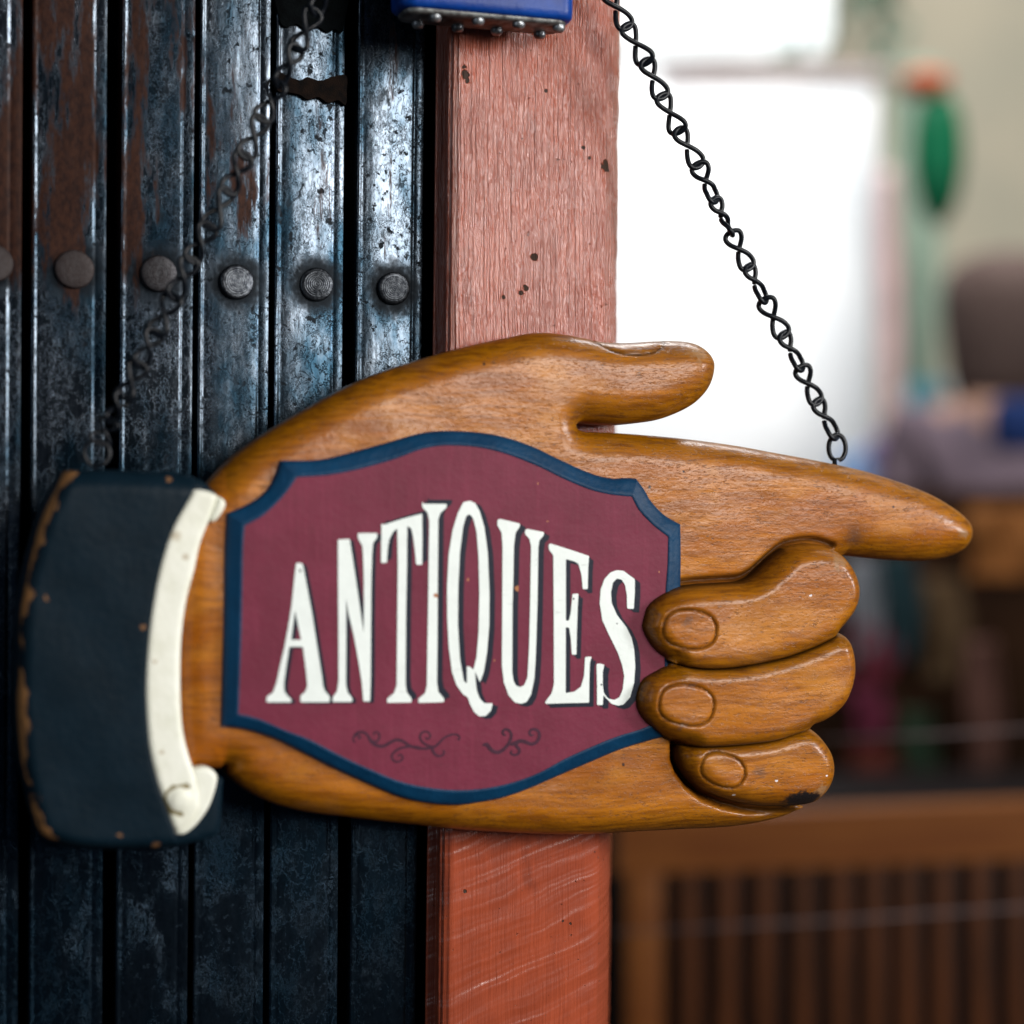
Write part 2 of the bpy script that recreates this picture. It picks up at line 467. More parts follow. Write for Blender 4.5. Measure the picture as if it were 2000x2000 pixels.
def mat_rivet():
    m = M('rivet_steel')
    X = m.sep()
    fine = m.noise(m.map((500, 500, 500)), 1, 4, .7)
    left = m.ramp(X[0], -.20, -.12, 1, 0)
    c = m.mix(m.ramp(fine, .35, .65), (.075, .083, .095), (.018, .021, .027))
    c = m.mix(m.math('MULTIPLY', left, .8), c, (.028, .016, .014))
    return m.out(c, m.ramp(left, 0, 1, .34, .6), m.bump(fine, .0004, .6), metal=m.ramp(left, 0, 1, .85, .3), spec=.4)
def mat_black(name='black_wire', c=(.002, .003, .005)):
    m = M(name); f = m.noise(m.map((900, 900, 900)), 1, 3)
    return m.out(m.mix(f, c, tuple(x * 2.2 for x in c)), .35, m.bump(f, .0003, .5), spec=.25)
def mat_post():
    m = M('painted_wood')
    X = m.sep(); z = X[2]
    str1 = m.noise(m.map((640, 640, 10), src=m.add(m.obj(), m.scl(m.add(m.noise(m.map((30, 30, 30)), 1, 3, col=True), (-.5, -.5, -.5)), .0035))), 1, 4, .6)
    str2 = m.noise(m.map((1300, 1300, 60)), 1, 3, .6)
    mott = m.noise(m.map((70, 70, 35)), 1, 4)
    # saw marks low on the post, rising to the right
    up = m.ramp(z, -.135, -.165)
    warp = m.scl(m.add(m.noise(m.map((22, 22, 22)), 1, 3, col=True), (-.5, -.5, -.5)), .010)
    sx = m.sep(m.add(m.obj(), warp))
    cur = m.math('SUBTRACT', sx[2], m.math('MULTIPLY', m.math('POWER', m.math('ADD', sx[0], .10), 1.0), .36))
    cv = m.math('MULTIPLY', cur, 50.0)
    saw = m.noise(m.n('ShaderNodeCombineXYZ').outputs[0], 1, 3, .6)
    cx = m.n('ShaderNodeCombineXYZ'); m.put(cx.inputs[2], cv); m.put(cx.inputs[0], m.math('MULTIPLY', sx[0], 4))
    saw = m.noise(cx.outputs[0], 1, 3, .6)
    c = m.mix(m.ramp(mott, .3, .7), (.38, .074, .031), (.29, .053, .021))
    c = m.mix(m.ramp(str1, .55, .75, 0, .5), c, (.24, .046, .020))
    chips = []
    for x, y, r, j in ((908, 147, 9, .004), (906, 132, 5, .003), (912, 158, 6, .003), (1042, 503, 8, .002), (1026, 564, 7, .004), (1016, 572, 6, .004), (982, 581, 4, .002), (1137, 289, 4, .002), (1150, 309, 4, .002), (1065, 178, 4, .001), (1185, 325, 12, .006), (907, 1740, 4, .002), (1113, 1803, 3, .001), (1098, 1798, 2.4, .001)):
        u, v = q(x, y, -.035); chips.append(m.spot(u, v, r * S * .8, r * S * 1.05, j))
    chip = m.mx(chips)
    pk = m.ramp(m.noise(m.map((330, 330, 330), (3, 3, 3)), 1, 3), .70, .74, 0, .8)
    dirt = m.math('MULTIPLY', m.ramp(m.noise(m.map((50, 50, 18), (8, 8, 1)), 1, 5), .60, .72), .6)
    edge = m.attr('edge')
    c = m.mix(m.math('MULTIPLY', edge, .55), c, (.25, .052, .022))
    c = m.mix(dirt, c, (.17, .035, .018)); c = m.mix(pk, c, (.14, .035, .02)); c = m.mix(chip, c, (.035, .016, .008))
    hv = m.math('MULTIPLY', m.math('ADD', m.math('MULTIPLY', str1, 1.9), m.math('MULTIPLY', str2, .6)), m.ramp(z, -.14, -.17, 1, .25))
    h = m.math('ADD', hv, m.math('MULTIPLY', m.math('MULTIPLY', saw, up), 2.6))
    h = m.math('SUBTRACT', h, m.math('MULTIPLY', m.mx([chip, pk]), .8))
    nb = m.bump(h, .0011, .9)
    return m.out(c, m.math('ADD', m.ramp(mott, .3, .7, .22, .34), m.math('MULTIPLY', chip, .5)), nb, coat=m.math('SUBTRACT', .68, m.math('MULTIPLY', chip, .68)), coatr=.22, spec=.4)
def mat_plain(name, c, c2=None, rough=.6, scale=12, **k):
    k.setdefault('spec', .10)
    m = M(name); f = m.noise(m.map((scale, scale, scale)), 1, 4)
    return m.out(m.mix(m.ramp(f, .3, .7), c, c2 or tuple(x * .7 for x in c)), rough, m.bump(m.noise(m.map((scale*8,)*3), 1, 2), .002, .3), **k)
def mat_sleeve():
    m = M('navy_painted_wood')
    nz = m.noise(m.map((60, 60, 60)), 1, 5)
    c = m.mix(m.ramp(nz, .3, .7), (.002, .009, .016), (.004, .013, .022))
    fine = m.noise(m.map((1300, 1300, 1300)), 1, 2); c = m.mix(m.ramp(fine, .4, .7, 0, .3), c, (.006, .012, .018))
    e = m.attr('edge')
    ed = m.math('ADD', e, m.math('MULTIPLY', m.math('SUBTRACT', m.noise(m.map((85, 85, 60), (0, 0, 3)), 1, 5, .65), .5), 2.2))
    wr = m.ramp(ed, .72, .80)
    raw = m.mix(m.noise(m.map((200, 200, 90)), 1, 3), (.34, .17, .065), (.24, .11, .04))
    c = m.mix(wr, c, raw)
    L = [m.spot(*q(x, y, .012), r * S * .4, r * S, .004) for x, y, r in ((280, 1224, 7), (330, 936, 6), (232, 1630, 5), (305, 1652, 9), (90, 1168, 5))]
    c = m.mix(m.mx(L), c, (.22, .11, .05))
    return m.out(c, .42, m.bump(m.noise(m.map((300, 300, 300)), 1, 3), .0008, .3), spec=.08)
def mat_cuff():
    m = M('ivory_paint')
    nz = m.noise(m.map((80, 80, 80)), 1, 5)
    c = m.mix(m.ramp(nz, .35, .7), (.88, .89, .79), (.78, .79, .67))
    L = [m.spot(*q(x, y, .008), r * S * .4, r * S * 1.2, .005) for x, y, r in ((303, 1291, 5), (364, 1088, 8), (315, 1470, 5), (345, 1047, 12))]
    c = m.mix(m.math('MULTIPLY', m.mx(L), .6), c, (.40, .30, .16))
    ms = m.attr('wear')
    c = m.mix(m.ramp(m.math('ADD', ms, m.math('MULTIPLY', m.math('SUBTRACT', m.noise(m.map((260, 260, 260)), 1, 3), .5), 1.6)), .62, .70), c, (.23, .19, .085))
    return m.out(c, .42, m.bump(m.noise(m.map((300, 300, 300)), 1, 3), .0006, .3))

WOOD = mat_wood(); STEEL = mat_steel(); RIV = mat_rivet(); WIRE = mat_black(); POST = mat_post()
NAVY = mat_sleeve(); IVORY = mat_cuff()
CRIM = mat_paint('crimson_paint', (.185, .023, .052), (.155, .018, .041), .50, speck=None, dark=(), bumps=.22,
                 spots=((914, 1132, 3.4), (966, 1291, 2.2), (1070, 1018, 2.2), (1051, 944, 2), (1288, 1118, 2)))
BLUE = mat_paint('teal_blue_paint', (.002, .042, .105), (.001, .028, .075), .48, bumps=.5)
WHITE = mat_letter('white_letter_paint', (.86, .92, .89)); SHADE = mat_letter('navy_letter_paint', (.010, .014, .028), .45)
DARK = mat_plain('dark_void', (.004, .005, .006), rough=.9, scale=40)

# ------------------------------------------------------------------ the folding steel gate
u0, v0 = q(350, 2600, WS)
gate = frame_root('folding_steel_gate', u0, v0, WS, label='rusty blackened steel folding gate of upright riveted slats behind the sign', cat='gate')
yaws = [-8.5, -8.5, -8.5, -8, -7.0, -1.5, .3, -.6]
def make_slat(i, x0t, x1t, x0b, x1b):
    nv = 60; prof = []
    # (t along width 0..1, depth offset in metres from the slat face)
    lip = .0016
    prof = [(0.0, -.022), (0.0, -.004), (.004, -.0018), (.014, -.0004), (.03, 0), (.055, 0), (.07, -.0003), (.09, -.0004), (.12, -.0002), (.16, 0), (.3, .0001), (.5, .0001), (.68, 0), (.80, 0),
            (.82, -.0001), (.835, -.0005), (.85, -.0006), (.865, -.0004), (.89, -.0002), (.95, -.0001), (.982, -.0003), (.994, -.0012), (1.0, -.004), (1.0, -.022)]
    a = Q([(x0t, 0), (x0b, 2000)], WS); b = Q([(x1t, 0), (x1b, 2000)], WS)
    V = []; F = []
    ty = math.tan(R(yaws[i])); n = len(prof)
    for k in range(nv):
        f = -.35 + 1.7 * k / (nv - 1)
        pa = a[0] + (a[1] - a[0]) * f; pb = b[0] + (b[1] - b[0]) * f
        wd = pb[0] - pa[0]
        for (t, dz) in prof:
            u = pa[0] + wd * t
            w_ = WS + dz - (t - .5) * wd * ty + .0004 * math.sin(f * 7 + i * 2 + t)
            V.append((u, -w_, pa[1]))
    for k in range(nv - 1):
        for j in range(n - 1):
            p = k * n + j; F.append((p, p + 1, p + n + 1, p + n))
    F = [f[::-1] for f in F]
    return V, F
for i, s_ in enumerate(SLATS):
    V, F = make_slat(i, *s_)
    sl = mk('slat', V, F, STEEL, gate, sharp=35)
    x, y, r = RIVETS[i]; cu, cv = q(x, y, WS); rr = r * S
    V = []; F = []; prof = []
    rings = 26
    off = (-(cu - (q((s_[0] + s_[1]) / 2, y, WS)[0]))) * math.tan(R(yaws[i]))
    for k in range(rings + 1):
        f = k / rings
        hgt = .0034 - .0006 * f ** 4 + ((.00003, .00004, .00004, .00002, .00003, .00008, .00014, .00012)[i] * math.sin(f * (30 + 3 * i) + i) if .05 < f < .86 else 0)
        prof.append((rr * .90 * f, hgt))
    prof += [(rr * .95, .0026), (rr * .985, .0018), (rr, .0008), (rr, -.002)]
    ns = 48
    for (pr, ph) in prof:
        for k in range(ns):
            a = 2 * math.pi * k / ns
            wob = 1 + .012 * math.sin(2 * a + i) + .006 * math.sin(5 * a)
            V.append((cu + pr * wob * math.cos(a), -(WS + off + ph), cv + pr * wob * math.sin(a)))
            V[-1] = (V[-1][0], V[-1][1] - pr * (.10 * math.sin(i * 2.3) * math.cos(a) + .08 * math.cos(i * 1.7) * math.sin(a)), V[-1][2])
    for k in range(len(prof) - 1):
        for j in range(ns):
            F.append((k*ns+j, (k+1)*ns+j, (k+1)*ns+(j+1) % ns, k*ns+(j+1) % ns))
    mk('rivet', V, [f for f in F], RIV, sl)
# near-black sheet added as the shade behind the gaps
ua = q(-480, 1000, WS)[0]; ub = q(1010, 1000, WS)[0]
V, F = boxvf(ua, ub, .108, .114, v0, -v0); mk('gap_shade_sheet', V, F, DARK, gate, smooth=False)
# raised near-black patch standing in for a shaded, rusty notch
ru = Q([(546, 170), (678, 168)], WS + .002)
RUST = mat_plain('dark_rust', (.018, .010, .007), (.050, .022, .010), .75, 180, metallic_=0) if False else mat_plain('dark_rust', (.002, .0015, .0015), (.010, .005, .003), .9, 180)
pts = [(541, 140), (560, 148), (585, 157), (600, 151), (625, 158), (650, 150), (676, 148), (677, 176), (675, 205), (660, 196), (640, 201), (622, 190), (600, 194), (585, 185), (560, 180), (541, 176)]
flat_shape('dark_patch', [Q(cr(pts, True, 4), WS + .003)], WS + .0035, .006, RUST, gate)
pts = [(545, -40), (675, -40), (674, 40), (668, 62), (655, 56), (640, 62), (622, 52), (600, 58), (580, 46), (560, 52), (548, 40)]
flat_shape('dark_patch', [Q(cr(pts, True, 4), WS + .003)], WS + .0020, .004, mat_plain('greenish_dark_paint', (.001, .0015, .002), (.004, .006, .007), .9, 90), gate)

# ------------------------------------------------------------------ the wooden post
WP = -.034
def make_post():
    nv = 260; V = []; F = []; E_ = []
    # px at y=0 -> at y=2000, depth from post face, edge flag
    P = [(852, 829, -.107, 1), (853, 830, -.018, 1), (855, 832, -.0165, 1), (868, 846, -.016, 1), (873, 850, -.0155, 1), (874, 851.5, -.012, 1), (876, 853, -.0060, .9), (879, 856, -.0045, .7), (882, 859, -.0040, .6), (885, 862, -.0044, .6), (887, 864, -.0020, .5), (889, 866, -.0016, .4),
         (892, 869, -.0018, .3), (896, 873, -.0006, .2), (901, 877, .0001, 0), (907, 884, 0, 0), (940, 915, 0, 0), (980, 955, 0, 0), (1020, 997, 0, 0), (1060, 1037, .0001, 0), (1100, 1075, 0, 0), (1140, 1118, 0, 0), (1172, 1150, -.0001, .1), (1186, 1163, -.0007, .5), (1190, 1167, -.0022, .9), (1200, 1177, -.0062, 1), (1207, 1184, -.0100, 1), (1211, 1188, -.0160, 1), (1212, 1189, -.107, 1)]
    rng = random.Random(3)
    n = len(P)
    for k in range(nv):
        f = -.3 + 1.6 * k / (nv - 1)
        for j, (xt, xb, dz, e) in enumerate(P):
            x = xt + (xb - xt) * f; y = 2000 * f
            u, v = q(x, y, WP + dz)
            jag = 0
            if j >= n - 5:
                nn = mnoise.noise(Vector((f * 60, j * .3, 1))); nn2 = mnoise.noise(Vector((f * 22, 4, j * .2)))
                jag = -.0005 * nn - .0012 * max(0, nn2 - .25)
            if 5 <= j <= 13: jag = .00022 * mnoise.noise(Vector((f * 90, j * .8, 5)))
            V.append((u + (jag if j < n - 1 else jag), -(WP + dz + jag * (.6 if j < n - 5 else 0)), v)); E_.append(e)
    for k in range(nv - 1):
        for j in range(n - 1):
            p = k * n + j; F.append((p, p + n, p + n + 1, p + 1)[::1])
    return V, F, E_
pu, pv = q(1010, 2600, WP)
V, F, E_ = make_post()
post = mk('post', V, F, POST, None, attrs={'edge': E_})
base = frame_root('post_base_tmp', pu, pv, WP)
post.matrix_world = Matrix.Translation((0, 0, 0)) @ Matrix.Rotation(TH, 4, 'Z')
bpy.data.objects.remove(base)
post.name = 'wooden_post'
tag(post, 'salmon red painted wooden post with chipped paint standing right of the steel slats', 'post')

# ------------------------------------------------------------------ the pointing-hand sign
su, sv = q(900, 1640, 0)
sign = frame_root('pointing_hand_sign', su, sv, 0, label='carved wooden shop sign shaped as a pointing hand reading ANTIQUES on crimson plaque', cat='sign')

HAND = [(330, 980), (395, 955), (413, 937), (459, 890), (531, 839), (604, 796), (676, 756), (749, 725), (839, 696), (930, 672), (1002, 657), (1030, 651), (1065, 649), (1104, 653), (1142, 660), (1176, 667), (1220, 669), (1272, 666), (1311, 665), (1342, 667), (1367, 675), (1386, 691), (1395, 711), (1391, 740), (1378, 766), (1355, 789), (1323, 807), (1285, 820), (1246, 826), (1202, 829), (1155, 826), (1134, 824.5), (1125, 831), (1131, 839), (1145, 843), (1202, 845), (1285, 851), (1362, 859), (1440, 870), (1500, 881), (1586, 897), (1680, 917), (1757, 941), (1819, 966), (1866, 994), (1891, 1017), (1898, 1036), (1894, 1057), (1878, 1076), (1850, 1088), (1804, 1096), (1742, 1094), (1680, 1088), (1648, 1084), (1600, 1110), (1595, 1200), (1585, 1300), (1565, 1400), (1548, 1480), (1545, 1560), (1572, 1576), (1563, 1580), (1532, 1594), (1476, 1608), (1414, 1616), (1336, 1620), (1243, 1625), (1181, 1629), (1107, 1631), (998, 1627), (890, 1620), (781, 1609), (672, 1596), (600, 1587), (543, 1573), (497, 1554), (460, 1530), (443, 1512), (441, 1492), (432, 1500), (330, 1515)]
CORN = [0, 2, 33 - 1, 53, 54, 59, 60, 61, 76, 77, 78, 79, 80]
WE = -.012
hand_loop = Q(cr(HAND, True, 8, CORN), WE)

F1 = [(1250, 1225), (1253, 1205), (1261, 1182), (1285, 1162), (1314, 1148), (1357, 1141), (1400, 1138), (1442, 1135), (1465, 1125), (1485, 1108), (1513, 1083), (1536, 1068), (1570, 1060.6), (1599, 1062), (1621, 1068), (1644, 1083), (1664, 1111), (1674, 1142), (1673, 1171), (1664, 1196), (1650, 1216), (1639, 1233)]
S12 = [(1639, 1233), (1607, 1248), (1570, 1265), (1513, 1285), (1456, 1297), (1414, 1303), (1371, 1305), (1337, 1302), (1314, 1295)]
F1b = [(1294, 1285), (1274, 1268), (1260, 1248)]
F2a = [(1298, 1297), (1274, 1310), (1251, 1325), (1240, 1347), (1237, 1367), (1241, 1387), (1254, 1407), (1274, 1424), (1300, 1440), (1328, 1453)]
S23 = [(1334, 1454), (1371, 1455.5), (1414, 1454), (1456, 1450), (1499, 1444), (1542, 1431), (1587, 1420)]
F2b = [(1621, 1401), (1644, 1379), (1658, 1353), (1667, 1319), (1667, 1285), (1660, 1256), (1650, 1240)]
F3a = [(1327, 1462), (1325, 1480), (1333, 1501), (1349, 1523), (1374, 1545), (1414, 1562), (1461, 1573), (1507, 1577), (1554, 1576), (1591, 1570), (1616, 1550), (1630, 1523), (1633, 1498), (1628, 1473), (1616, 1452), (1600, 1433)]
def superell(cx, cy, a, b, rot, p=2.5, n=60):
    t = np.linspace(0, 2 * np.pi, n, endpoint=False); c, s = np.cos(t), np.sin(t)
    x = a * np.sign(c) * np.abs(c) ** (2 / p); y = b * np.sign(s) * np.abs(s) ** (2 / p)
    r = R(rot); return np.stack([cx + x * math.cos(r) - y * math.sin(r), cy + x * math.sin(r) + y * math.cos(r)], 1)
NAILS = [superell(1347, 1229, 51, 37.5, 6, 2.4), superell(1340, 1377, 53, 39, 8, 2.5), superell(1412, 1504, 43, 32, 24, 2.3)]
THUMBNAIL = cr([(1160, 640), (1174, 665), (1190, 679), (1208, 688), (1232, 692), (1256, 692), (1280, 687), (1297, 678), (1308, 664), (1318, 640)], False, 6)
f3_loop_px = cr(F3a + [(1587, 1421)] + S23[::-1][1:], True, 6, (len(F3a), len(F3a) + len(S23) - 1, 0))
def ell(d, Rr): 
    t = np.clip(d / Rr, 0, 1); return 1 - np.sqrt(np.maximum(0, 1 - (1 - t) ** 2))
def und(X, a):
    return a * (np.sin(X[:, 0] * 61 + 1.3) * np.cos(X[:, 1] * 83 + .7) + .6 * np.sin(X[:, 0] * 137 + X[:, 1] * 91))
f3_uv = Q(f3_loop_px, 0); thn = Q(THUMBNAIL, -.002)
trench_line = Q([(1318, 1452), (1318, 1482), (1327, 1505), (1345, 1530), (1372, 1552), (1412, 1569), (1460, 1581), (1510, 1585), (1560, 1583)], -.002)
f12 = Q(cr([(1640, 1073)] + F1[:16][::-1], False, 3), 0)
pl_line = Q(cr([(1262, 1175), (1285, 1155), (1314, 1141), (1357, 1134), (1400, 1131), (1442, 1128), (1465, 1117), (1485, 1100), (1513, 1075), (1536, 1060), (1570, 1053), (1599, 1055), (1630, 1065)], False, 4), 0)
def hand_h(X, d):
    h = -.0125 * ell(d, .0155) - .0022 * ell(d, .024) + und(X, .00022)
    dn = pdist(X, thn, False); h = h - .0010 * np.exp(-(dn / .0007) ** 2)
    tr = pdist(X, trench_line, False); fade = np.clip((-.108 - X[:, 1]) / .01, 0, 1)
    h = h - .0085 * np.exp(-(tr / .0023) ** 2) * np.clip((.165 - X[:, 0]) / .06, .15, 1)
    t2 = pdist(X, pl_line, False); h = h - .0034 * np.exp(-(t2 / .0013) ** 2)
    return h
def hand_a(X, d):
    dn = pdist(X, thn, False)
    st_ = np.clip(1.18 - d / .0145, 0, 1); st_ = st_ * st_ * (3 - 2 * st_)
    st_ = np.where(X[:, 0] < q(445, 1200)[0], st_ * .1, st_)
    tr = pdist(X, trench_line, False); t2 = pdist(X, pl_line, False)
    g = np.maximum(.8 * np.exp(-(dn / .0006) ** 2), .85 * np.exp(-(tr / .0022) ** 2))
    g = np.maximum(g, .85 * np.exp(-(t2 / .0023) ** 2))  # painted shadow line where the finger meets the palm
    return {'stain_shade': np.clip(st_, 0, 1), 'grime_shade': g}
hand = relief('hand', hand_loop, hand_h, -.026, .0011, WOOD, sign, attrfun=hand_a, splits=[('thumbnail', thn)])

def finger(loop_px, seams_px, outer_px, nail_px, top):
    wz = .003
    seams = [Q(cr(s, False, 4), wz) for s in seams_px]; outs = [Q(cr(s, False, 4), wz) for s in outer_px]
    nail = Q(nail_px, top - .001)
    def sd(X):
        s = np.full(len(X), 1.0); o = np.full(len(X), 1.0)
        for a in seams: s = np.minimum(s, pdist(X, a, False))
        for a in outs: o = np.minimum(o, pdist(X, a, False))
        return s, o
    def hf(X, d):
        s, o = sd(X)
        lt = np.clip((X[:, 0] - .075) / .03, 0, 1)     # the fingertip side rests on the plaque and is lower
        h = top - (top + .004 * lt - .001) * ell(o, .0105) - (.0068) * ell(s, .0070) + und(X, .0003)
        dn = pdist(X, nail); ins = inside(X, nail)
        h = h - .00105 * np.exp(-(dn / .00075) ** 2) - np.where(ins, .0003 * np.clip(dn / .002, 0, 1), 0)
        return h
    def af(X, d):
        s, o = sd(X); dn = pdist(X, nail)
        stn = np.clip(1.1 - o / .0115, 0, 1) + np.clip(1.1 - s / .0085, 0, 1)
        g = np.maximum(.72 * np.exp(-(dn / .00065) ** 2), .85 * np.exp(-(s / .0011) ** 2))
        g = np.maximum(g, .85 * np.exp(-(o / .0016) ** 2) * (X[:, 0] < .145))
        return {'stain_shade': np.clip(stn, 0, 1), 'grime_shade': g}
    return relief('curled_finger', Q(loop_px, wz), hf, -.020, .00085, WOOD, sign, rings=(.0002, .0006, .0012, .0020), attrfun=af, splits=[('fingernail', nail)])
l1 = F1 + S12[1:] + F1b
l2 = F2a + S23 + F2b + S12[:]
cr1 = cr(l1, True, 5, (21,))
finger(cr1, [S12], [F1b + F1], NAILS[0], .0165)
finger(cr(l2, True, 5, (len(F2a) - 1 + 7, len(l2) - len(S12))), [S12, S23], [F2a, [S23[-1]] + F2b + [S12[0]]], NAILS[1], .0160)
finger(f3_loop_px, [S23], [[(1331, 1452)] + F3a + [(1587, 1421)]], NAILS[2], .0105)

# plaque
PO = [[(547, 899), (604, 899), (640, 895), (676, 886), (749, 866), (821, 846), (875, 841), (948, 846), (1002, 858), (1050, 876), (1078, 890), (1129, 914), (1168, 929), (1202, 935), (1222, 933), (1243, 935)],
      [(1243, 935), (1259, 957), (1272, 979), (1298, 1006), (1329, 1024)],
      [(1329, 1024), (1330, 1100), (1327.5, 1200), (1327, 1300), (1326, 1424)],
      [(1326, 1424), (1303, 1437), (1274, 1445), (1212, 1464), (1150, 1490), (1071, 1524), (1035, 1540), (980, 1559), (926, 1569), (890, 1573), (836, 1569), (781, 1557), (727, 1535), (654, 1502), (600, 1475), (543, 1446), (497, 1430), (466, 1423), (432, 1419)],
      [(432, 1419), (435, 1316), (438, 1130), (440, 1060), (443, 1002)],
      [(443, 1002), (466, 993), (497, 977), (521, 956), (537, 928), (547, 899)]]
PI = [[(580, 932), (640, 928), (694, 918), (767, 898), (821, 878), (850, 872), (875, 870), (930, 873), (984, 885), (1052, 911), (1103, 936), (1155, 957), (1194, 966), (1234, 970)],
      [(1234, 970), (1248, 996), (1272, 1022), (1286, 1034), (1305, 1048)],
      [(1305, 1048), (1304, 1100), (1300, 1160), (1299, 1250), (1297, 1404)],
      [(1297, 1404), (1252, 1424), (1212, 1436), (1180, 1448), (1107, 1480), (1053, 1509), (998, 1529), (944, 1540), (890, 1543), (836, 1538), (781, 1526), (727, 1504), (672, 1479), (600, 1442), (559, 1427), (512, 1406), (490, 1399), (466, 1394)],
      [(466, 1394), (472, 1223), (475, 1067), (478, 1027)],
      [(478, 1027), (512, 1008), (543, 980), (562, 958), (580, 932)]]
WPL = .0050
so = [resn(Q(cr(s, False, 8), .001), 50) for s in PO]; si = [resn(Q(cr(s, False, 8), WPL), 50) for s in PI]
inner = np.vstack([s[:-1] for s in si])
plaque = flat_shape('plaque', [inner], WPL, .009, CRIM, sign)
V = []; F = []
prof = [(0, -.004), (0, .0006), (.04, .0016), (.12, .0026), (.28, .0034), (.5, .0041), (.72, .0049), (.84, .0054), (.94, .0055), (1.0, .0052), (1.02, .0030)]
for a, b in zip(so, si):
    k0 = len(V)
    for i in range(50):
        for t, h in prof:
            p = a[i] + (b[i] - a[i]) * t
            jg = .00010 * mnoise.noise(Vector((p[0] * 300, p[1] * 300, t))) if .9 < t <= 1.01 else 0
            V.append((p[0], -(h + jg), p[1]))
    n = len(prof)
    for i in range(49):
        for j in range(n - 1):
            p = k0 + i * n + j; F.append((p, p + n, p + n + 1, p + 1)[::-1])
mk('plaque_border', V, F, BLUE, plaque, sharp=50)

def L1(p): return [(480 + x * .2588, 950 + y * .2588) for x, y in p]
def L2(p): return [(850 + x * .2588, 950 + y * .2588) for x, y in p]
LET = [
 ('A', (8, 3), [L1([(380,580),(403,577),(426,581),(440,640),(470,800),(500,960),(540,1220),(575,1440),(583,1510),(600,1550),(632,1582),(632,1628),(412,1628),(412,1580),(448,1550),(464,1505),(455,1400),(430,1210),(328,1210),(305,1360),(287,1490),(290,1545),(310,1575),(342,1605),(342,1628),(155,1628),(158,1588),(205,1555),(232,1480),(262,1340),(290,1220),(320,1060),(345,900),(372,640)]), L1([(371,935),(342,1158),(418,1158),(392,1040)])]),
 ('N', (8, 3), [L1([(695,402),(783,396),(800,500),(830,700),(862,920),(889,1108),(891,900),(890,700),(885,540),(880,450),(862,420),(845,390),(845,353),(992,352),(990,390),(960,425),(953,500),(947,700),(944,1000),(942,1450),(937,1622),(887,1622),(875,1480),(850,1320),(815,1130),(775,960),(757,845),(757,1100),(755,1500),(768,1555),(802,1595),(802,1626),(655,1626),(655,1592),(688,1545),(700,1470),(698,1000),(696,700)])]),
 ('T', (10, -7), [L1([(1023,280),(1040,290),(1180,245),(1330,205),(1332,400),(1330,592),(1285,590),(1275,480),(1262,380),(1248,318),(1218,296),(1215,600),(1208,1000),(1205,1480),(1212,1550),(1250,1600),(1250,1630),(1065,1632),(1067,1598),(1118,1560),(1138,1500),(1143,1000),(1147,600),(1142,316),(1110,345),(1082,400),(1070,470),(1063,577),(1020,576),(1022,400)])]),
 ('I', (11, -8), [L1([(1330,116),(1345,132),(1515,132),(1514,160),(1468,200),(1452,250),(1448,700),(1446,1100),(1442,1480),(1452,1550),(1495,1600),(1495,1628),(1302,1633),(1302,1602),(1352,1560),(1366,1500),(1372,1100),(1378,700),(1384,260),(1372,200),(1332,158)])]),
 ('Q', (11, 5), [L1([(1690,108),(1730,125),(1765,190),(1800,310),(1825,500),(1838,800),(1836,1050),(1820,1250),(1795,1400),(1766,1478),(1728,1395),(1735,1480),(1742,1540),(1765,1600),(1800,1637),(1862,1636),(1850,1690),(1810,1733),(1760,1735),(1720,1700),(1690,1640),(1675,1592),(1640,1570),(1590,1500),(1555,1400),(1530,1200),(1520,1000),(1518,760),(1530,520),(1560,330),(1600,200),(1640,120)]), L1([(1688,208),(1715,240),(1740,340),(1755,520),(1762,800),(1756,1100),(1740,1290),(1716,1384),(1692,1360),(1667,1357),(1668,1488),(1645,1470),(1615,1300),(1600,1050),(1603,750),(1615,500),(1640,300),(1662,225)])]),
 ('U', (11, 6), [L2([(470,252),(487,245),(638,280),(636,305),(605,350),(593,450),(588,700),(582,900),(580,1400),(590,1470),(610,1503),(640,1515),(670,1500),(695,1440),(708,1200),(715,900),(720,600),(722,450),(710,395),(675,358),(680,324),(700,322),(820,345),(817,372),(785,405),(777,460),(770,900),(757,1300),(747,1450),(722,1570),(690,1625),(650,1640),(600,1630),(552,1575),(517,1480),(502,1350),(505,900),(507,450),(500,350),(467,290)])]),
 ('E', (9, 8), [L2([(855,440),(870,431),(1010,475),(1160,525),(1153,620),(1150,775),(1112,775),(1103,670),(1080,585),(1048,565),(985,548),(985,1014),(1008,1012),(1022,950),(1035,812),(1080,808),(1073,930),(1068,1100),(1064,1270),(1030,1270),(1022,1150),(1010,1066),(984,1062),(983,1560),(1050,1548),(1098,1512),(1122,1430),(1130,1287),(1180,1284),(1166,1330),(1162,1450),(1160,1632),(990,1635),(830,1640),(832,1622),(878,1560),(895,1490),(893,900),(890,520),(856,474)])]),
 ('S', (11, 7), [L2([(1216,1340),(1240,1336),(1275,1345),(1263,1400),(1263,1500),(1272,1560),(1303,1600),(1350,1612),(1390,1590),(1415,1530),(1425,1430),(1410,1350),(1375,1250),(1310,1120),(1260,1010),(1240,880),(1247,780),(1275,700),(1320,650),(1370,632),(1420,637),(1466,672),(1505,700),(1505,800),(1497,925),(1447,922),(1445,820),(1432,745),(1405,702),(1370,695),(1340,725),(1325,800),(1330,880),(1370,970),(1440,1060),(1480,1140),(1500,1230),(1508,1350),(1500,1480),(1470,1590),(1420,1645),(1380,1655),(1330,1640),(1290,1600),(1268,1575),(1263,1650),(1220,1650),(1220,1500)])])]
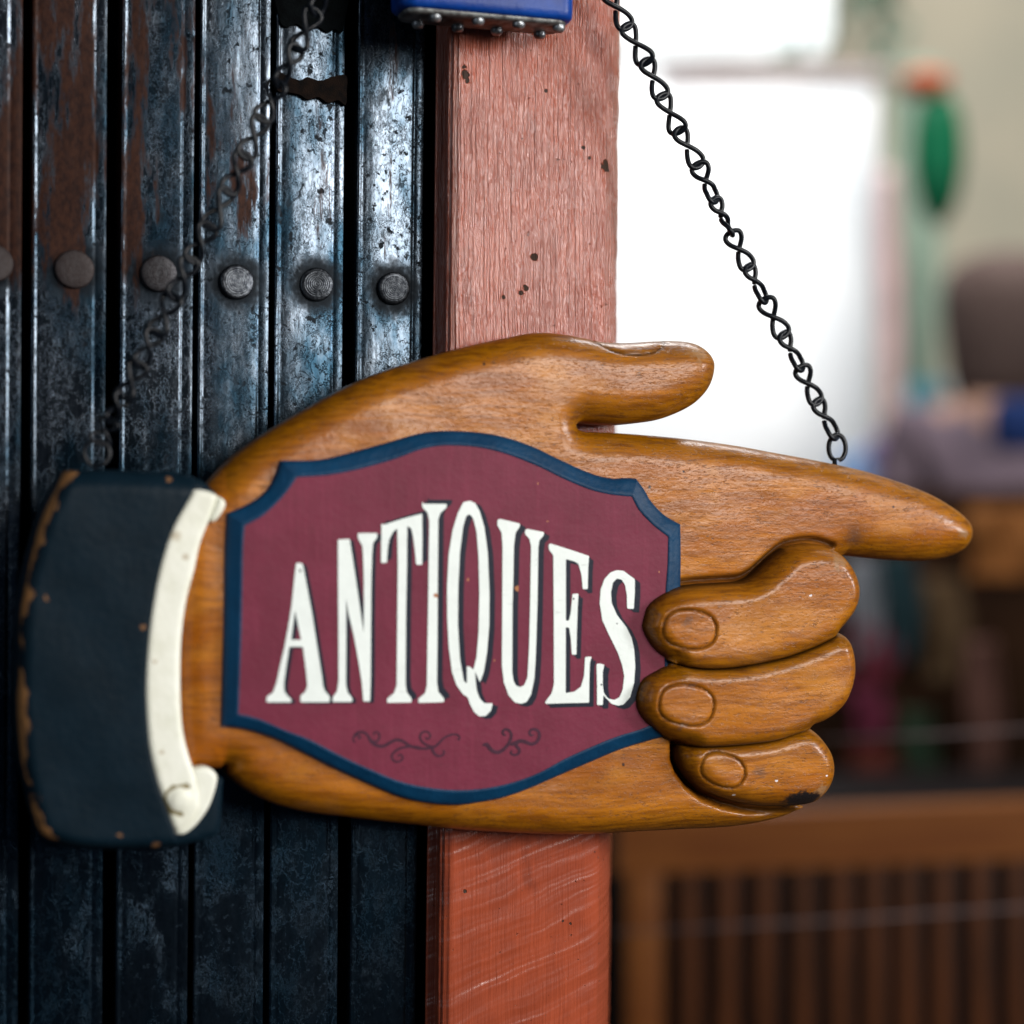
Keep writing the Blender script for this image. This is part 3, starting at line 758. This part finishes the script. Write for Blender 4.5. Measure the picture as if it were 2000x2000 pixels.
def roundpoly(P):
    """soften brush-painted corners a little"""
    P = np.array(P); o = []
    n = len(P)
    for i in range(n):
        a, b, c = P[i - 1], P[i], P[(i + 1) % n]
        k = min(2.0, .3 * np.linalg.norm(a - b), .3 * np.linalg.norm(c - b))
        p = b + (a - b) / max(np.linalg.norm(a - b), 1e-6) * k; r = b + (c - b) / max(np.linalg.norm(c - b), 1e-6) * k
        o += [p, .25 * p + .5 * b + .25 * r, r]
    return np.array(o)
for ch, (ox, oy), loops in LET:
    rl = [roundpoly(l) for l in loops]
    # the brushed drop shade: the sweep of the letter toward its offset
    for kk, f_ in enumerate((.5, 1.0)):
        sh = flat_shape('drop_shade', [Q(l + np.array((ox, oy)) * f_, WPL) for l in rl], WPL + .00008 + .00005 * kk, .00003, SHADE, plaque)
    lt = flat_shape('letter', [Q(l, WPL) for l in rl], WPL + .00028, .0001, WHITE, plaque)
    lt['label'] = 'white letter ' + ch

def Z(p): return [(600 + x * .3623, 1350 + y * .3623) for x, y in p]
SC = [
 (Z([(272,258),(286,250),(280,238),(262,240),(248,255),(252,270),(262,276)]), 2.2, 1.6),
 (Z([(249,252),(262,230),(290,219),(318,230),(338,255),(352,268),(372,272),(388,255),(388,232),(375,220),(358,226),(358,240)]), 3.0, 1.6),
 (Z([(325,238),(345,270),(375,292),(410,296),(445,278),(480,262),(515,270),(550,292),(590,306),(635,309),(680,303),(705,285),(735,255),(765,238),(795,232),(818,242),(820,262),(806,256)]), 3.6, 1.8),
 (Z([(690,300),(650,293),(618,270),(608,245),(620,222),(645,218),(662,232),(660,252),(644,258),(638,246)]), 2.4, 1.5),
 (Z([(620,306),(560,298),(510,305),(472,325),(456,350),(468,375),(492,380),(512,368),(514,350),(498,342),(488,354)]), 2.8, 1.6),
 (Z([(672,306),(685,335),(708,350),(732,342),(740,325),(728,320)]), 3.0, 1.6),
 (Z([(945,290),(968,288),(982,305),(1005,325),(1035,328),(1065,308),(1090,275),(1100,240),(1092,215),(1070,205),(1054,218),(1060,236),(1074,236)]), 4.2, 2.2),
 (Z([(1095,290),(1120,280),(1150,268),(1180,275),(1210,285),(1238,272),(1252,240),(1242,212),(1216,205),(1198,220),(1206,238),(1222,234)]), 4.2, 2.2),
 (Z([(1130,274),(1128,295),(1142,312),(1140,334),(1118,344),(1098,334),(1104,318)]), 3.6, 1.8)]
INK = mat_paint('dark_plum_paint', (.045, .010, .026), (.065, .014, .036), .5)
for k, (p, w0, w1) in enumerate(SC):
    c = cr(p, False, 8); c = resamp(c, 1.2, False)
    t = np.gradient(c, axis=0); t /= np.linalg.norm(t, axis=1)[:, None]; nr = np.stack([-t[:, 1], t[:, 0]], 1)
    f = np.linspace(0, 1, len(c)); wd = (w0 + (w1 - w0) * f) * np.minimum(1, np.minimum(f, 1 - f) * 9 + .45)
    a = Q(c + nr * wd[:, None], WPL); b = Q(c - nr * wd[:, None], WPL)
    V = np.vstack([W3(a, WPL + .00010 + k * .00001), W3(b, WPL + .00010 + k * .00001)]); n = len(c)
    mk('scroll_flourish', V, [(i, i + 1, n + i + 1, n + i) for i in range(n - 1)], INK, plaque, smooth=False)

# sleeve and cuff
SL = [(124, 918), (106, 952), (78, 1011), (59, 1074), (43, 1139), (34, 1207), (30, 1285), (29, 1378), (34, 1450), (40, 1500), (53, 1560), (65, 1607), (81, 1632), (124, 1650), (186, 1658), (264, 1659), (335, 1656), (342, 1640), (333, 1610), (317, 1565), (304, 1527), (292, 1478), (286, 1440), (281, 1363), (282, 1300), (287, 1238), (295, 1176), (307, 1114), (320, 1067), (335, 1027), (357, 987), (374, 955), (383, 934), (357, 925), (280, 920), (186, 917)]
sl_loop = Q(cr(SL, True, 6, (0, 16, 31, 32)), .002)
leftline = Q(cr(SL[:13], False, 4), .002); allsl = Q(cr(SL[:17], False, 4), .002); topl = Q([SL[0], SL[-1], SL[-2], SL[-3], SL[-4]], .002); cl = Q(cr(SL[17:33], False, 4), .002)
def sl_h(X, d):
    o = np.minimum(pdist(X, allsl, False), 1); t = pdist(X, topl, False)
    h = .013 - .013 * ell(o, .0065) - .0105 * ell(t, .010)
    return h - .0012 * ell(pdist(X, cl, False), .0015) + und(X, .0002)
def sl_a(X, d):
    o = pdist(X, leftline, False); return {'edge': np.clip(1.22 - o / .0075, 0, 1.15) * np.clip((d - .0002) / .0009, 0, 1)}
sleeve = relief('sleeve', sl_loop, sl_h, -.030, .0014, NAVY, sign, attrfun=sl_a)
# the far part of the sleeve behind the cuff
SB = [(383, 934), (413, 952), (428, 970), (436, 985), (380, 1010), (320, 1300), (350, 1480), (400, 1512), (436, 1520), (437, 1540), (435, 1580), (432, 1616), (423, 1635), (388, 1647), (335, 1655), (300, 1640), (285, 1450), (270, 1300), (290, 1100), (340, 960)]
sb_loop = Q(cr(SB, True, 5), .001)
relief('sleeve_lining', sb_loop, lambda X, d: .0015 - .0045 * ell(d, .004), -.024, .002, NAVY, sign, attrfun=lambda X, d: {'edge': 0 * d})
CU = [(376, 957), (357, 987), (335, 1027), (320, 1067), (307, 1114), (295, 1176), (287, 1238), (282, 1300), (281, 1363), (286, 1440), (292, 1476), (304, 1525), (317, 1562), (329, 1595), (337, 1616), (347, 1624), (360, 1616), (376, 1600), (388, 1575), (386, 1540), (377, 1501), (370, 1480), (360, 1443), (354.5, 1405), (352, 1343), (353.5, 1254), (363, 1176), (379, 1114), (391, 1061), (410, 1012), (420, 985), (425, 970), (419, 964), (406, 959), (390, 956)]
bcu, bcv = q(352, 1562, .007)
def cu_a(X, d):
    r = np.hypot(X[:, 0] - bcu, X[:, 1] - bcv); an = np.arctan2(X[:, 1] - bcv, X[:, 0] - bcu)
    return {'wear': np.where(np.cos(an - 2.9) > -.45, np.exp(-((r - .0066) / .0016) ** 2), 0)}
cuff = relief('cuff', Q(cr(CU, True, 6, (0, 31)), .004), lambda X, d: .0068 - .0028 * ell(d, .0026) + und(X, .0001) + .0016 * np.exp(-(np.hypot(X[:, 0] - bcu, X[:, 1] - bcv) / .0048) ** 4), -.006, .0010, IVORY, sign, rings=(.0002, .0006, .0012), attrfun=cu_a)
CF = [(425, 968), (435, 974), (441, 984), (434, 1001), (420, 1018), (413, 1020), (408, 1014), (414, 995), (420, 980)]
relief('cuff_fold', Q(cr(CF, True, 5, (0,)), .004), lambda X, d: .0060 - .0025 * ell(d, .0018), -.003, .001, IVORY, cuff, rings=(.0002, .0006), attrfun=lambda X, d: {'wear': 0 * d})
CF = [(374, 1503), (388, 1498), (404, 1498), (418, 1506), (425, 1520), (419, 1548), (407, 1579), (385, 1610), (362, 1629), (345, 1630), (338, 1622), (352, 1610), (376, 1560)]
relief('cuff_fold', Q(cr(CF, True, 5, (0,)), .004), lambda X, d: .0052 - .0025 * ell(d, .0018), -.003, .001, IVORY, cuff, rings=(.0002, .0006), attrfun=lambda X, d: {'wear': 0 * d})

# screw eyes in the top of the sign
def screw_eye(cx, cy, bx, by, rx, ry, wz, twist):
    u, v = q(cx, cy, wz); bu, bv = q(bx, by, wz); pts = []
    a0 = math.atan2(bv - v, bu - u)
    for k in range(26):
        a = a0 + R(28) + R(318) * k / 25
        pts.append((u + rx * S * math.cos(a), -wz + .0016 * (k / 25 - .5) + twist * rx * S * math.cos(a), v + ry * S * math.sin(a)))
    pts = pts[::-1]
    pts = [tuple(p) for p in pts] 
    shank = [(bu, -wz, bv + .002), (bu, -wz, bv - .012)]
    pts = pts + shank if True else pts
    V, F = tube(pts, .00125, False, 10)
    mk('screw_eye', V, F, WIRE, sign)
WCH = -.013
screw_eye(1635, 874, 1630, 903, 19, 27, WCH, 0)
screw_eye(189, 885, 186, 915, 23, 23, WCH, 0)

# ------------------------------------------------------------------ chains
def link_mesh(a1, a2, L=.0214, Wd=.0041, r=.00130):
    pts = []; n = 64
    gap = .05
    for k in range(n + 1):
        t = math.pi / 2 + gap + (2 * math.pi - 2 * gap) * k / n
        z = L / 2 * math.cos(t); x = Wd * math.sin(2 * t) * (1.0 + .10 * abs(math.cos(t)))
        f = .5 + .5 * max(-1, min(1, z / (L * .22))); a = a2 + (a1 - a2) * f
        y0 = r * 1.15 * math.sin(t)
        pts.append((x * math.cos(a) - y0 * math.sin(a), x * math.sin(a) + y0 * math.cos(a), z))
    V, F = tube(pts, r, False, 9)
    me = bpy.data.meshes.new('link'); me.from_pydata([tuple(v) for v in V], [], F)
    me.polygons.foreach_set('use_smooth', [True] * len(me.polygons)); me.materials.append(WIRE)
    return me
LM = [link_mesh(R(a), R(b)) for a, b in ((12, -8), (-10, 8), (-4, 66), (0, 42), (-12, 30))]
def chain(joints, wz, types, label):
    P = []
    for i, (x, y) in enumerate(joints):
        u, v = q(x, y, wz); P.append(Vector((u, -wz, v)))
    root = frame_root('hanging_chain', P[-1].x, P[-1].z, wz, label=label, cat='chain', group='chains holding up the sign')
    off = Vector(root['off'])
    proto = None
    for i in range(len(P) - 1):
        a, b = P[i], P[i + 1]
        o = bpy.data.objects.new('link', LM[types[i % len(types)]]) if proto is None else proto.copy()
        o.data = LM[types[i % len(types)]]
        if proto is None: proto = o
        C.collection.objects.link(o); o.parent = root
        d = (a - b); ang = math.atan2(d.x, d.z)
        tw = (14 if i % 2 else -14) + random.uniform(-6, 6)
        sc = (d.length + .0021) / .0214
        Mx = Matrix.Translation((a + b) / 2 + off) @ Matrix.Rotation(ang, 4, 'Y') @ Matrix.Rotation(R(tw), 4, 'Z') @ Matrix.Diagonal((1, 1, sc, 1))
        o.matrix_local = Mx
    return root
JR = [(1150, -85), (1187, -17), (1224, 52), (1262, 120), (1293, 188), (1326, 255), (1364, 322), (1396, 391), (1429, 456), (1462, 522), (1494, 587), (1530, 654), (1565, 719), (1596, 785), (1632, 852)]
chain(JR, WCH, [0, 1, 0, 1, 0, 1, 2, 2, 3, 3, 4, 3, 3, 4], 'thin black link chain on the right, from index finger up past the post edge')
JL = [(685, -118), (650, -48), (614, 22), (580, 94), (543, 163), (511, 232), (478, 304), (444, 373), (409, 442), (373, 507), (339, 580), (304, 649), (272, 712), (241, 774), (215, 822), (193, 862)]
chain(JL, WCH, [1, 3, 0, 3, 4], 'thin black link chain on the left, from the dark sleeve up across the slats')

# ------------------------------------------------------------------ blue box above the post
def blue_box():
    wf, wb = .002, -.024
    u, v = q(955, 30, wf)
    root = frame_root('blue_metal_box', u, v, wf, label='glossy blue metal box with grey studded underside hanging above the post', cat='box')
    m = M('blue_enamel'); nz = m.noise(m.map((60, 60, 60)), 1, 4)
    be = m.out(m.mix(m.ramp(nz, .3, .7), (.001, .050, .30), (.001, .030, .20)), .4, m.bump(m.noise(m.map((300, 300, 300)), 1, 3), .0008, .3), spec=.25)
    m = M('worn_grey_metal'); nz = m.noise(m.map((200, 200, 200)), 1, 5, .65)
    gm = m.out(m.mix(m.ramp(nz, .35, .65), (.17, .18, .18), (.05, .045, .045)), .45, m.bump(nz, .001, .5), metal=.5)
    m = M('stud_metal'); nz = m.noise(m.map((300, 300, 300)), 1, 4)
    sm = m.out(m.mix(m.ramp(nz, .35, .65), (.30, .32, .34), (.10, .105, .115)), .35, m.bump(nz, .0008, .5), metal=.7)
    ul, vb = q(783, 9, wf); ur, _ = q(1127, 9, wf)
    # rounded-rectangle plan extruded upward, rounded bottom edge
    def plan(x0, x1, y0, y1, rr, n=8):
        P = []
        for cx, cy, a0 in ((x1 - rr, y0 + rr, -90), (x1 - rr, y1 - rr, 0), (x0 + rr, y1 - rr, 90), (x0 + rr, y0 + rr, 180)):
            for k in range(n + 1):
                a = R(a0 + 90 * k / n); P.append((cx + rr * math.cos(a), cy + rr * math.sin(a)))
        return P
    def loft(levels):
        V = []; F = []; n = len(levels[0][0])
        for P, z in levels: V += [(x, y, z) for x, y in P]
        for i in range(len(levels) - 1):
            for k in range(n): F.append((i*n+k, i*n+(k+1) % n, (i+1)*n+(k+1) % n, (i+1)*n+k))
        F.append(tuple(range(n))[::-1]); F.append(tuple((len(levels)-1)*n+k for k in range(n)))
        return V, F
    lev = []
    for ins, z in ((.0032, 0), (.0012, .0006), (.0002, .002), (0, .005), (0, .09)):
        lev.append((plan(ul + ins, ur - ins, -wf + ins, -wb - ins, .008), vb + z))
    V, F = loft(lev); mk('body', V, F, be, root, sharp=50)
    lev = [(plan(ul + .004, ur - .004, -wf + .003, -wb - .003, .006), vb - .0022), (plan(ul + .0032, ur - .0032, -wf + .0022, -wb - .0022, .007), vb - .0014), (plan(ul + .0032, ur - .0032, -wf + .0022, -wb - .0022, .007), vb - .0001)]
    V, F = loft(lev); mk('base_plate', V, F, gm, root, sharp=50)
    w1, w2 = -.004, -.0185
    def stud(x, y, wz):
        cu, _ = q(x, y, wz); r = .0030; V = []; F = []; ns = 20
        prof = [(r * 1.0, vb - .0018), (r * 1.04, vb - .0032), (r * .93, vb - .0043), (r * .7, vb - .0050), (r * .35, vb - .0053), (0.0001, vb - .0054)]
        for pr, z in prof:
            for k in range(ns): V.append((cu + pr * math.cos(2*math.pi*k/ns), -wz + pr * math.sin(2*math.pi*k/ns), z))
        for i in range(len(prof) - 1):
            for k in range(ns): F.append((i*ns+k, (i+1)*ns+k, (i+1)*ns+(k+1) % ns, i*ns+(k+1) % ns))
        mk('stud', V, F, sm, root)
    for x in (850, 934, 1013, 1091): stud(x, 30, w1)
    for x in (816, 894, 970, 1054): stud(x, 46, w2)
blue_box()

# ------------------------------------------------------------------ background, out of focus
def cloth(name, px0, px1, py0, py1, dist, col, label, cat='cloth', folds=4, group=None, col2=None, amp=.012):
    a = B(px0, py0, dist); b = B(px1, py1, dist); wd = b.x - a.x; hh = a.z - b.z
    n = 40; k = 24; V = []; F = []
    ph = random.random() * 6
    for j in range(k):
        f = j / (k - 1)
        for i in range(n):
            t = i / (n - 1)
            wv = amp * (math.sin(t * folds * 6.28 + ph + .6 * math.sin(f * 3)) * (.5 + .5 * f) + .3 * math.sin(f * 5 + t * 3))
            V.append((t * wd - wd / 2 + .006 * math.sin(f * 6 + t * 5), wv, f * hh))
    for j in range(k - 1):
        for i in range(n - 1):
            p = j * n + i; F.append((p, p + 1, p + n + 1, p + n))
    m0 = mat_plain(name + '_fabric', col, col2, .8, 9)
    o = mk(name, V, F, m0); o.location = ((a.x + b.x) / 2, dist, b.z)
    md = o.modifiers.new('thick', 'SOLIDIFY'); md.thickness = .004
    return tag(o, label, cat, group)
def solidbox(name, px0, px1, py0, py1, dist, depth, mat, label=None, cat=None, kind=None, bev=.005):
    a = B(px0, py0, dist); b = B(px1, py1, dist)
    V, F = boxvf(-(b.x - a.x) / 2, (b.x - a.x) / 2, 0, depth, 0, a.z - b.z, bev)
    o = mk(name, V, F, mat, sharp=40); o.location = ((a.x + b.x) / 2, dist, b.z)
    return tag(o, label, cat, kind=kind)
# walls
bw = B(1000, 1000, 4.2)
V, F = boxvf(-3, 4, 0, .1, -2.2, 2.8); o = mk('back_wall', V, F, mat_plain('beige_plaster', (.34, .30, .225), (.28, .26, .20), .9, 3), smooth=False); o.location = (0, 4.3, 0)
tag(o, 'beige plastered back wall of the shop, blurred at upper right', 'wall')
V, F = boxvf(-3, 4, -1.0, 6.0, -.05, 0); o = mk('floor', V, F, mat_plain('dark_floor', (.05, .035, .025), None, .7, 6), smooth=False); o.location = (0, 0, -1.35); tag(o, kind='structure')
V, F = boxvf(0, .03, 0, 2.6, 0, 0.9)
solidbox('white_screen', 1010, 1712, 132, 940, 3.2, .03, mat_plain('white_board', (.80, .80, .80), (.78, .79, .80), .7, 4), 'large plain white board brightly lit behind the right chain', 'board')
solidbox('white_wall_panel', 900, 1620, -500, 108, 3.6, .03, mat_plain('pale_board', (.80, .82, .82), (.74, .77, .77), .7, 4), 'pale white wall panel above the large white board', 'panel')
rod = B(1000, 137, 3.1); 
V, F = tube([B(1290, 146, 3.178), B(1500, 138, 3.178), B(1775, 140, 3.178)], .010, False, 12); tag(mk('curtain_rod', V, F, mat_plain('greyish_pink', (.55, .42, .40), None, .5)), 'thin greyish pink rod along the top of the white board', 'rod')
# red and green hanging ornament
def ornament():
    root = empty('hanging_ornament', B(1832, 430, 2.4), 0, label='green hanging ornament with an orange red top, blurred beside the white board', cat='ornament')
    def lathe(nm, prof, mat, dx=0, sx=1):
        V = []; F = []; ns = 24
        for r_, z in prof:
            for k in range(ns): V.append((dx + sx * r_ * math.cos(2*math.pi*k/ns), r_ * .7 * math.sin(2*math.pi*k/ns), z))
        for i in range(len(prof) - 1):
            for k in range(ns): F.append((i*ns+k, i*ns+(k+1) % ns, (i+1)*ns+(k+1) % ns, (i+1)*ns+k))
        return mk(nm, V, F, mat, root)
    s = S * (D + 2.4) / D
    lathe('green_body', [(.001, -15*s), (26*s, 10*s), (42*s, 50*s), (52*s, 110*s), (50*s, 170*s), (40*s, 220*s), (22*s, 245*s), (.001, 250*s)], mat_plain('emerald', (.001, .085, .035), None, .5))
    lathe('red_top', [(.001, 236*s), (30*s, 245*s), (50*s, 262*s), (46*s, 285*s), (.001, 296*s)], mat_plain('orange_red', (.36, .07, .025), None, .5), dx=-26*s)
ornament()
G = 'clothes hanging on the rack beside the white board'
cloth('hanging_garment', 1716, 1752, 330, 960, 2.9, (.50, .34, .33), 'pale pink cloth hanging right beside the white board', 'garment', 1, G)
cloth('hanging_garment', 1745, 1830, 120, 760, 3.0, (.20, .26, .20), 'grey green cloth hanging behind the green ornament', 'garment', 2, G)
cloth('hanging_garment', 1775, 1850, 745, 960, 2.8, (.09, .27, .32), 'teal cloth hanging below the grey green cloth', 'garment', 2, G)
cloth('hanging_garment', 1700, 1772, 850, 990, 2.7, (.27, .20, .40), 'lavender purple cloth low beside the white board', 'garment', 2, G)
cloth('hanging_garment', 1845, 1925, 740, 960, 2.9, (.42, .42, .40), 'light grey cloth left of the dark blue bag', 'garment', 2, G)
cloth('hanging_garment', 1640, 1708, 880, 990, 2.75, (.25, .38, .60), 'sky blue cloth low under the right chain', 'garment', 2, G)
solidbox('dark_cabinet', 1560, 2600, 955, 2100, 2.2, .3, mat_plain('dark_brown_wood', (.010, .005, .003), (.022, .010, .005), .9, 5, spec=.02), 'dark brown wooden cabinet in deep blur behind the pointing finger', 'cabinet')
T = 'cloths standing upright on the cabinet side'
for (x0, x1, y0, y1, c, lab) in (
    (1895, 2080, 990, 1130, (.20, .075, .020), 'orange brown cloth right of the pointing fingertip'),
    (1655, 1712, 1090, 1290, (.17, .18, .20), 'pale grey blue cloth just right of the uppermost curled finger'),
    (1722, 1792, 1080, 1290, (.012, .030, .036), 'dark teal cloth under the pointing finger'),
    (1810, 1885, 1130, 1330, (.075, .045, .022), 'olive brown cloth under the pointing fingertip'),
    (1888, 1945, 1250, 1560, (.095, .045, .035), 'mauve brown cloth low at the right edge'),
    (1672, 1742, 1220, 1330, (.13, .020, .035), 'crimson cloth beside the middle curled finger'),
    (1662, 1730, 1340, 1450, (.10, .016, .035), 'dark magenta cloth right below the crimson cloth'),
    (1668, 1755, 1462, 1580, (.085, .018, .012), 'dark red cloth just above the railing'),
    (1762, 1820, 1390, 1560, (.018, .035, .020), 'dark green cloth just above the railing')):
    cloth('upright_cloth', x0, x1, y0, y1, 2.1, c, lab, 'cloth', 2, T, amp=.01)

# leafy plant hanging above the board
def plant():
    c = B(1665, 150, 2.9)
    root = empty('hanging_plant', c, 0, label='grey green leafy plant hanging above the right end of the white board', cat='plant')
    rng = random.Random(11); V = []; F = []; SV = []; SF = []
    for k in range(7):
        p = Vector((rng.uniform(-.10, .05), rng.uniform(-.04, .04), .34)); q_ = Vector((rng.uniform(-.16, .12), rng.uniform(-.06, .06), rng.uniform(.05, .18)))
        mid = (p + q_) / 2 + Vector((rng.uniform(-.05, .05), 0, .03)); v_, f_ = tube([p, mid, q_], .003, False, 6)
        n0 = len(SV); SV += v_; SF += [tuple(i + n0 for i in f) for f in f_]
        for j in range(9):
            t = j / 8; a = p.lerp(mid, t * 2) if t < .5 else mid.lerp(q_, t * 2 - 1)
            d = Vector((rng.uniform(-1, 1), rng.uniform(-.6, .6), rng.uniform(-1, .2))).normalized(); s_ = d.cross(Vector((0, 1, .3))).normalized()
            L_ = rng.uniform(.035, .06); n0 = len(V)
            V += [a, a + d * L_ * .5 + s_ * L_ * .28 + Vector((0, .004, 0)), a + d * L_, a + d * L_ * .5 - s_ * L_ * .28 + Vector((0, .004, 0))]; F += [(n0, n0 + 1, n0 + 2, n0 + 3)]
    mk('leaves', V, F, mat_plain('leaf_green', (.10, .19, .14), (.05, .11, .08), .6), root, smooth=False)
    mk('stem', SV, SF, mat_plain('stem_green', (.10, .14, .08), None, .6), root)
plant()
# person in the shop
def person():
    base_ = B(2010, 0, 2.7)
    root = empty('person', (base_.x, 2.7, -1.3), 0, label='blurred person with dark brown hair in a mauve top at the right edge', cat='person')
    hd = B(1955, 575, 2.7); hx = hd.x - base_.x; hz = hd.z + 1.3
    def skin(name, pts, edges, rad, mat, sub=2):
        me = bpy.data.meshes.new(name); me.from_pydata(pts, edges, []); me.materials.append(mat)
        o = bpy.data.objects.new(name, me); C.collection.objects.link(o); o.parent = root
        md = o.modifiers.new('skin', 'SKIN'); sv_ = me.skin_vertices[0].data
        for i, r_ in enumerate(rad): sv_[i].radius = r_ if hasattr(r_, '__len__') else (r_, r_)
        sv_[0].use_root = True; md.use_smooth_shade = True
        s_ = o.modifiers.new('sub', 'SUBSURF'); s_.levels = sub; s_.render_levels = sub
        return o
    skn = mat_plain('skin', (.36, .21, .155), None, .5); hair = mat_plain('brown_hair', (.070, .046, .040), (.090, .062, .054), .8, 20)
    top = mat_plain('mauve_top', (.13, .095, .115), (.09, .065, .08), .8); tr = mat_plain('dark_trousers', (.02, .02, .03), None, .8)
    H = hz
    P = [(hx, 0, H-.62), (hx, .01, H-.42), (hx, 0, H-.27), (hx, 0, H-.17), (hx, -.015, H-.07), (hx, -.02, H+.02), (hx, 0, H+.08),
         (hx-.17, 0, H-.27), (hx-.21, .01, H-.52), (hx-.17, -.08, H-.74), (hx+.17, 0, H-.27), (hx+.21, .01, H-.52), (hx+.17, -.08, H-.74),
         (hx-.09, 0, H-.72), (hx-.09, -.02, H-1.1), (hx-.09, 0, H-1.5), (hx-.09, -.1, H-1.56), (hx+.09, 0, H-.72), (hx+.09, -.02, H-1.1), (hx+.09, 0, H-1.5), (hx+.09, -.1, H-1.56)]
    E2 = [(0,1),(1,2),(2,3),(3,4),(4,5),(5,6),(2,7),(7,8),(8,9),(2,10),(10,11),(11,12),(0,13),(13,14),(14,15),(15,16),(0,17),(17,18),(18,19),(19,20)]
    rd = [(.15,.11),(.14,.10),(.12,.09),.052,(.066,.075),(.075,.09),(.05,.06),.055,.042,.030,.055,.042,.030,.08,.06,.042,.035,.08,.06,.042,.035]
    skin('body', P, E2, rd, skn)
    skin('hair', [(hx, .01, H-.25), (hx, -.01, H-.12), (hx, -.02, H), (hx, -.005, H+.08)], [(0,1),(1,2),(2,3)], [(.10,.08),(.12,.10),(.14,.13),(.11,.12)], hair)
    skin('top', [(hx, 0, H-.64), (hx, .01, H-.42), (hx, 0, H-.25), (hx-.17, 0, H-.26), (hx-.21, .01, H-.46), (hx+.17, 0, H-.26), (hx+.21, .01, H-.46)],
         [(0,1),(1,2),(2,3),(3,4),(2,5),(5,6)], [(.17,.125),(.16,.12),(.12,.09),.068,.058,.068,.058], top)
    skin('trousers', [(hx, 0, H-.66), (hx-.09, 0, H-.78), (hx-.09, -.02, H-1.1), (hx-.09, 0, H-1.48), (hx+.09, 0, H-.78), (hx+.09, -.02, H-1.1), (hx+.09, 0, H-1.48)],
         [(0,1),(1,2),(2,3),(0,4),(4,5),(5,6)], [(.16,.12),.10,.075,.055,.10,.075,.055], tr)
person()
a = B(1950, 775, 2.4); b = B(2120, 880, 2.4)
V, F = boxvf(0, b.x - a.x, 0, .08, 0, a.z - b.z, .02); o = mk('blue_bag', V, F, mat_plain('dark_blue_cloth', (.006, .020, .085), None, .7)); o.location = (a.x, 2.4, b.z)
tag(o, 'dark blue bag held in front of the mauve top', 'bag')

# wooden railing
def railing():
    dist = 1.15; s = S * (D + dist) / D
    m = M('railing_wood'); g = m.noise(m.map((6, 30, 60)), 1, 4); gv = m.noise(m.map((60, 30, 6)), 1, 4)
    rw = m.out(m.mix(m.ramp(g, .3, .7), (.16, .054, .012), (.115, .034, .008)), .45, m.bump(g, .002, .2), spec=.12)
    m = M('baluster_wood'); gv = m.noise(m.map((60, 30, 6)), 1, 4)
    bwd = m.out(m.mix(m.ramp(gv, .3, .7), (.080, .024, .007), (.045, .014, .004)), .5, spec=.1)
    o0 = B(1600, 2700, dist)
    root = empty('wooden_railing', o0, 0, label='low brown wooden railing with upright bars, blurred at lower right', cat='railing')
    loc = lambda p: (p.x - o0.x, p.y - o0.y, p.z - o0.z)
    def beam(nm, p, q_, hw, hh, mat):
        V = []; F = []
        for (P_) in (p, q_):
            x, y, z = loc(P_)
            for dx, dz in ((0, -hh), (0, hh)):
                for dy in (-.02, .02): V.append((x, y + dy, z + dz))
        F = [(0,1,3,2),(4,6,7,5),(0,2,6,4),(1,5,7,3),(2,3,7,6),(0,4,5,1)]
        return mk(nm, V, F, mat, root, smooth=False)
    beam('top_rail', B(1205, 1648, dist), B(2350, 1604, dist), 0, 54 * s, rw)
    def upright(nm, x0, x1, yt, mat, y0=-.012, y1=.012):
        a_ = B(x0, yt, dist); b_ = B(x1, 2700, dist); ax, ay, az = loc(a_); bx, by, bz = loc(b_)
        V, F = boxvf(ax, bx, ay + y0, by + y1, bz, az, .002); return mk(nm, V, F, mat, root, sharp=40)
    upright('end_post', 1222, 1292, 1690, rw, -.018, .018)
    cen = [1347, 1420, 1494, 1567, 1639, 1706, 1771, 1838, 1911, 1982, 2050, 2120]
    for c_ in cen: upright('baluster', c_ - 19, c_ + 19, 1690 - (c_ - 1300) * .03, bwd)
    V, F = boxvf(-.2, .62, .10, .12, 0, .75); 
railing()
a = B(1150, 1560, 1.75); b = B(2400, 2700, 1.75)
V, F = boxvf(0, b.x - a.x, 0, .3, 0, a.z - b.z, .01); o = mk('gap_shade_box', V, F, mat_plain('gap_shade_black', (.004, .002, .002), None, .7), sharp=40); o.location = (a.x, 1.75, b.z)  # near-black box added as the shade between the railing bars
tag(o, 'added near-black shade chest seen between the bars of the railing', 'backing')
for (p0, p1, lab) in (((1196, 1822), (2060, 1768), 'thin pale cord crossing in front of the railing bars'), ((1600, 1444), (2060, 1420), 'thin pale cord above the railing, level with the lowest finger')):
    V, F = tube([B(*p0, .75), B((p0[0]+p1[0])/2, (p0[1]+p1[1])/2 + 3, .75), B(*p1, .75)], .0012, False, 8)
    tag(mk('cord', V, F, mat_plain('pale_cord', (.12, .09, .09), None, .6)), lab, 'cord', 'cords stretched across the opening')
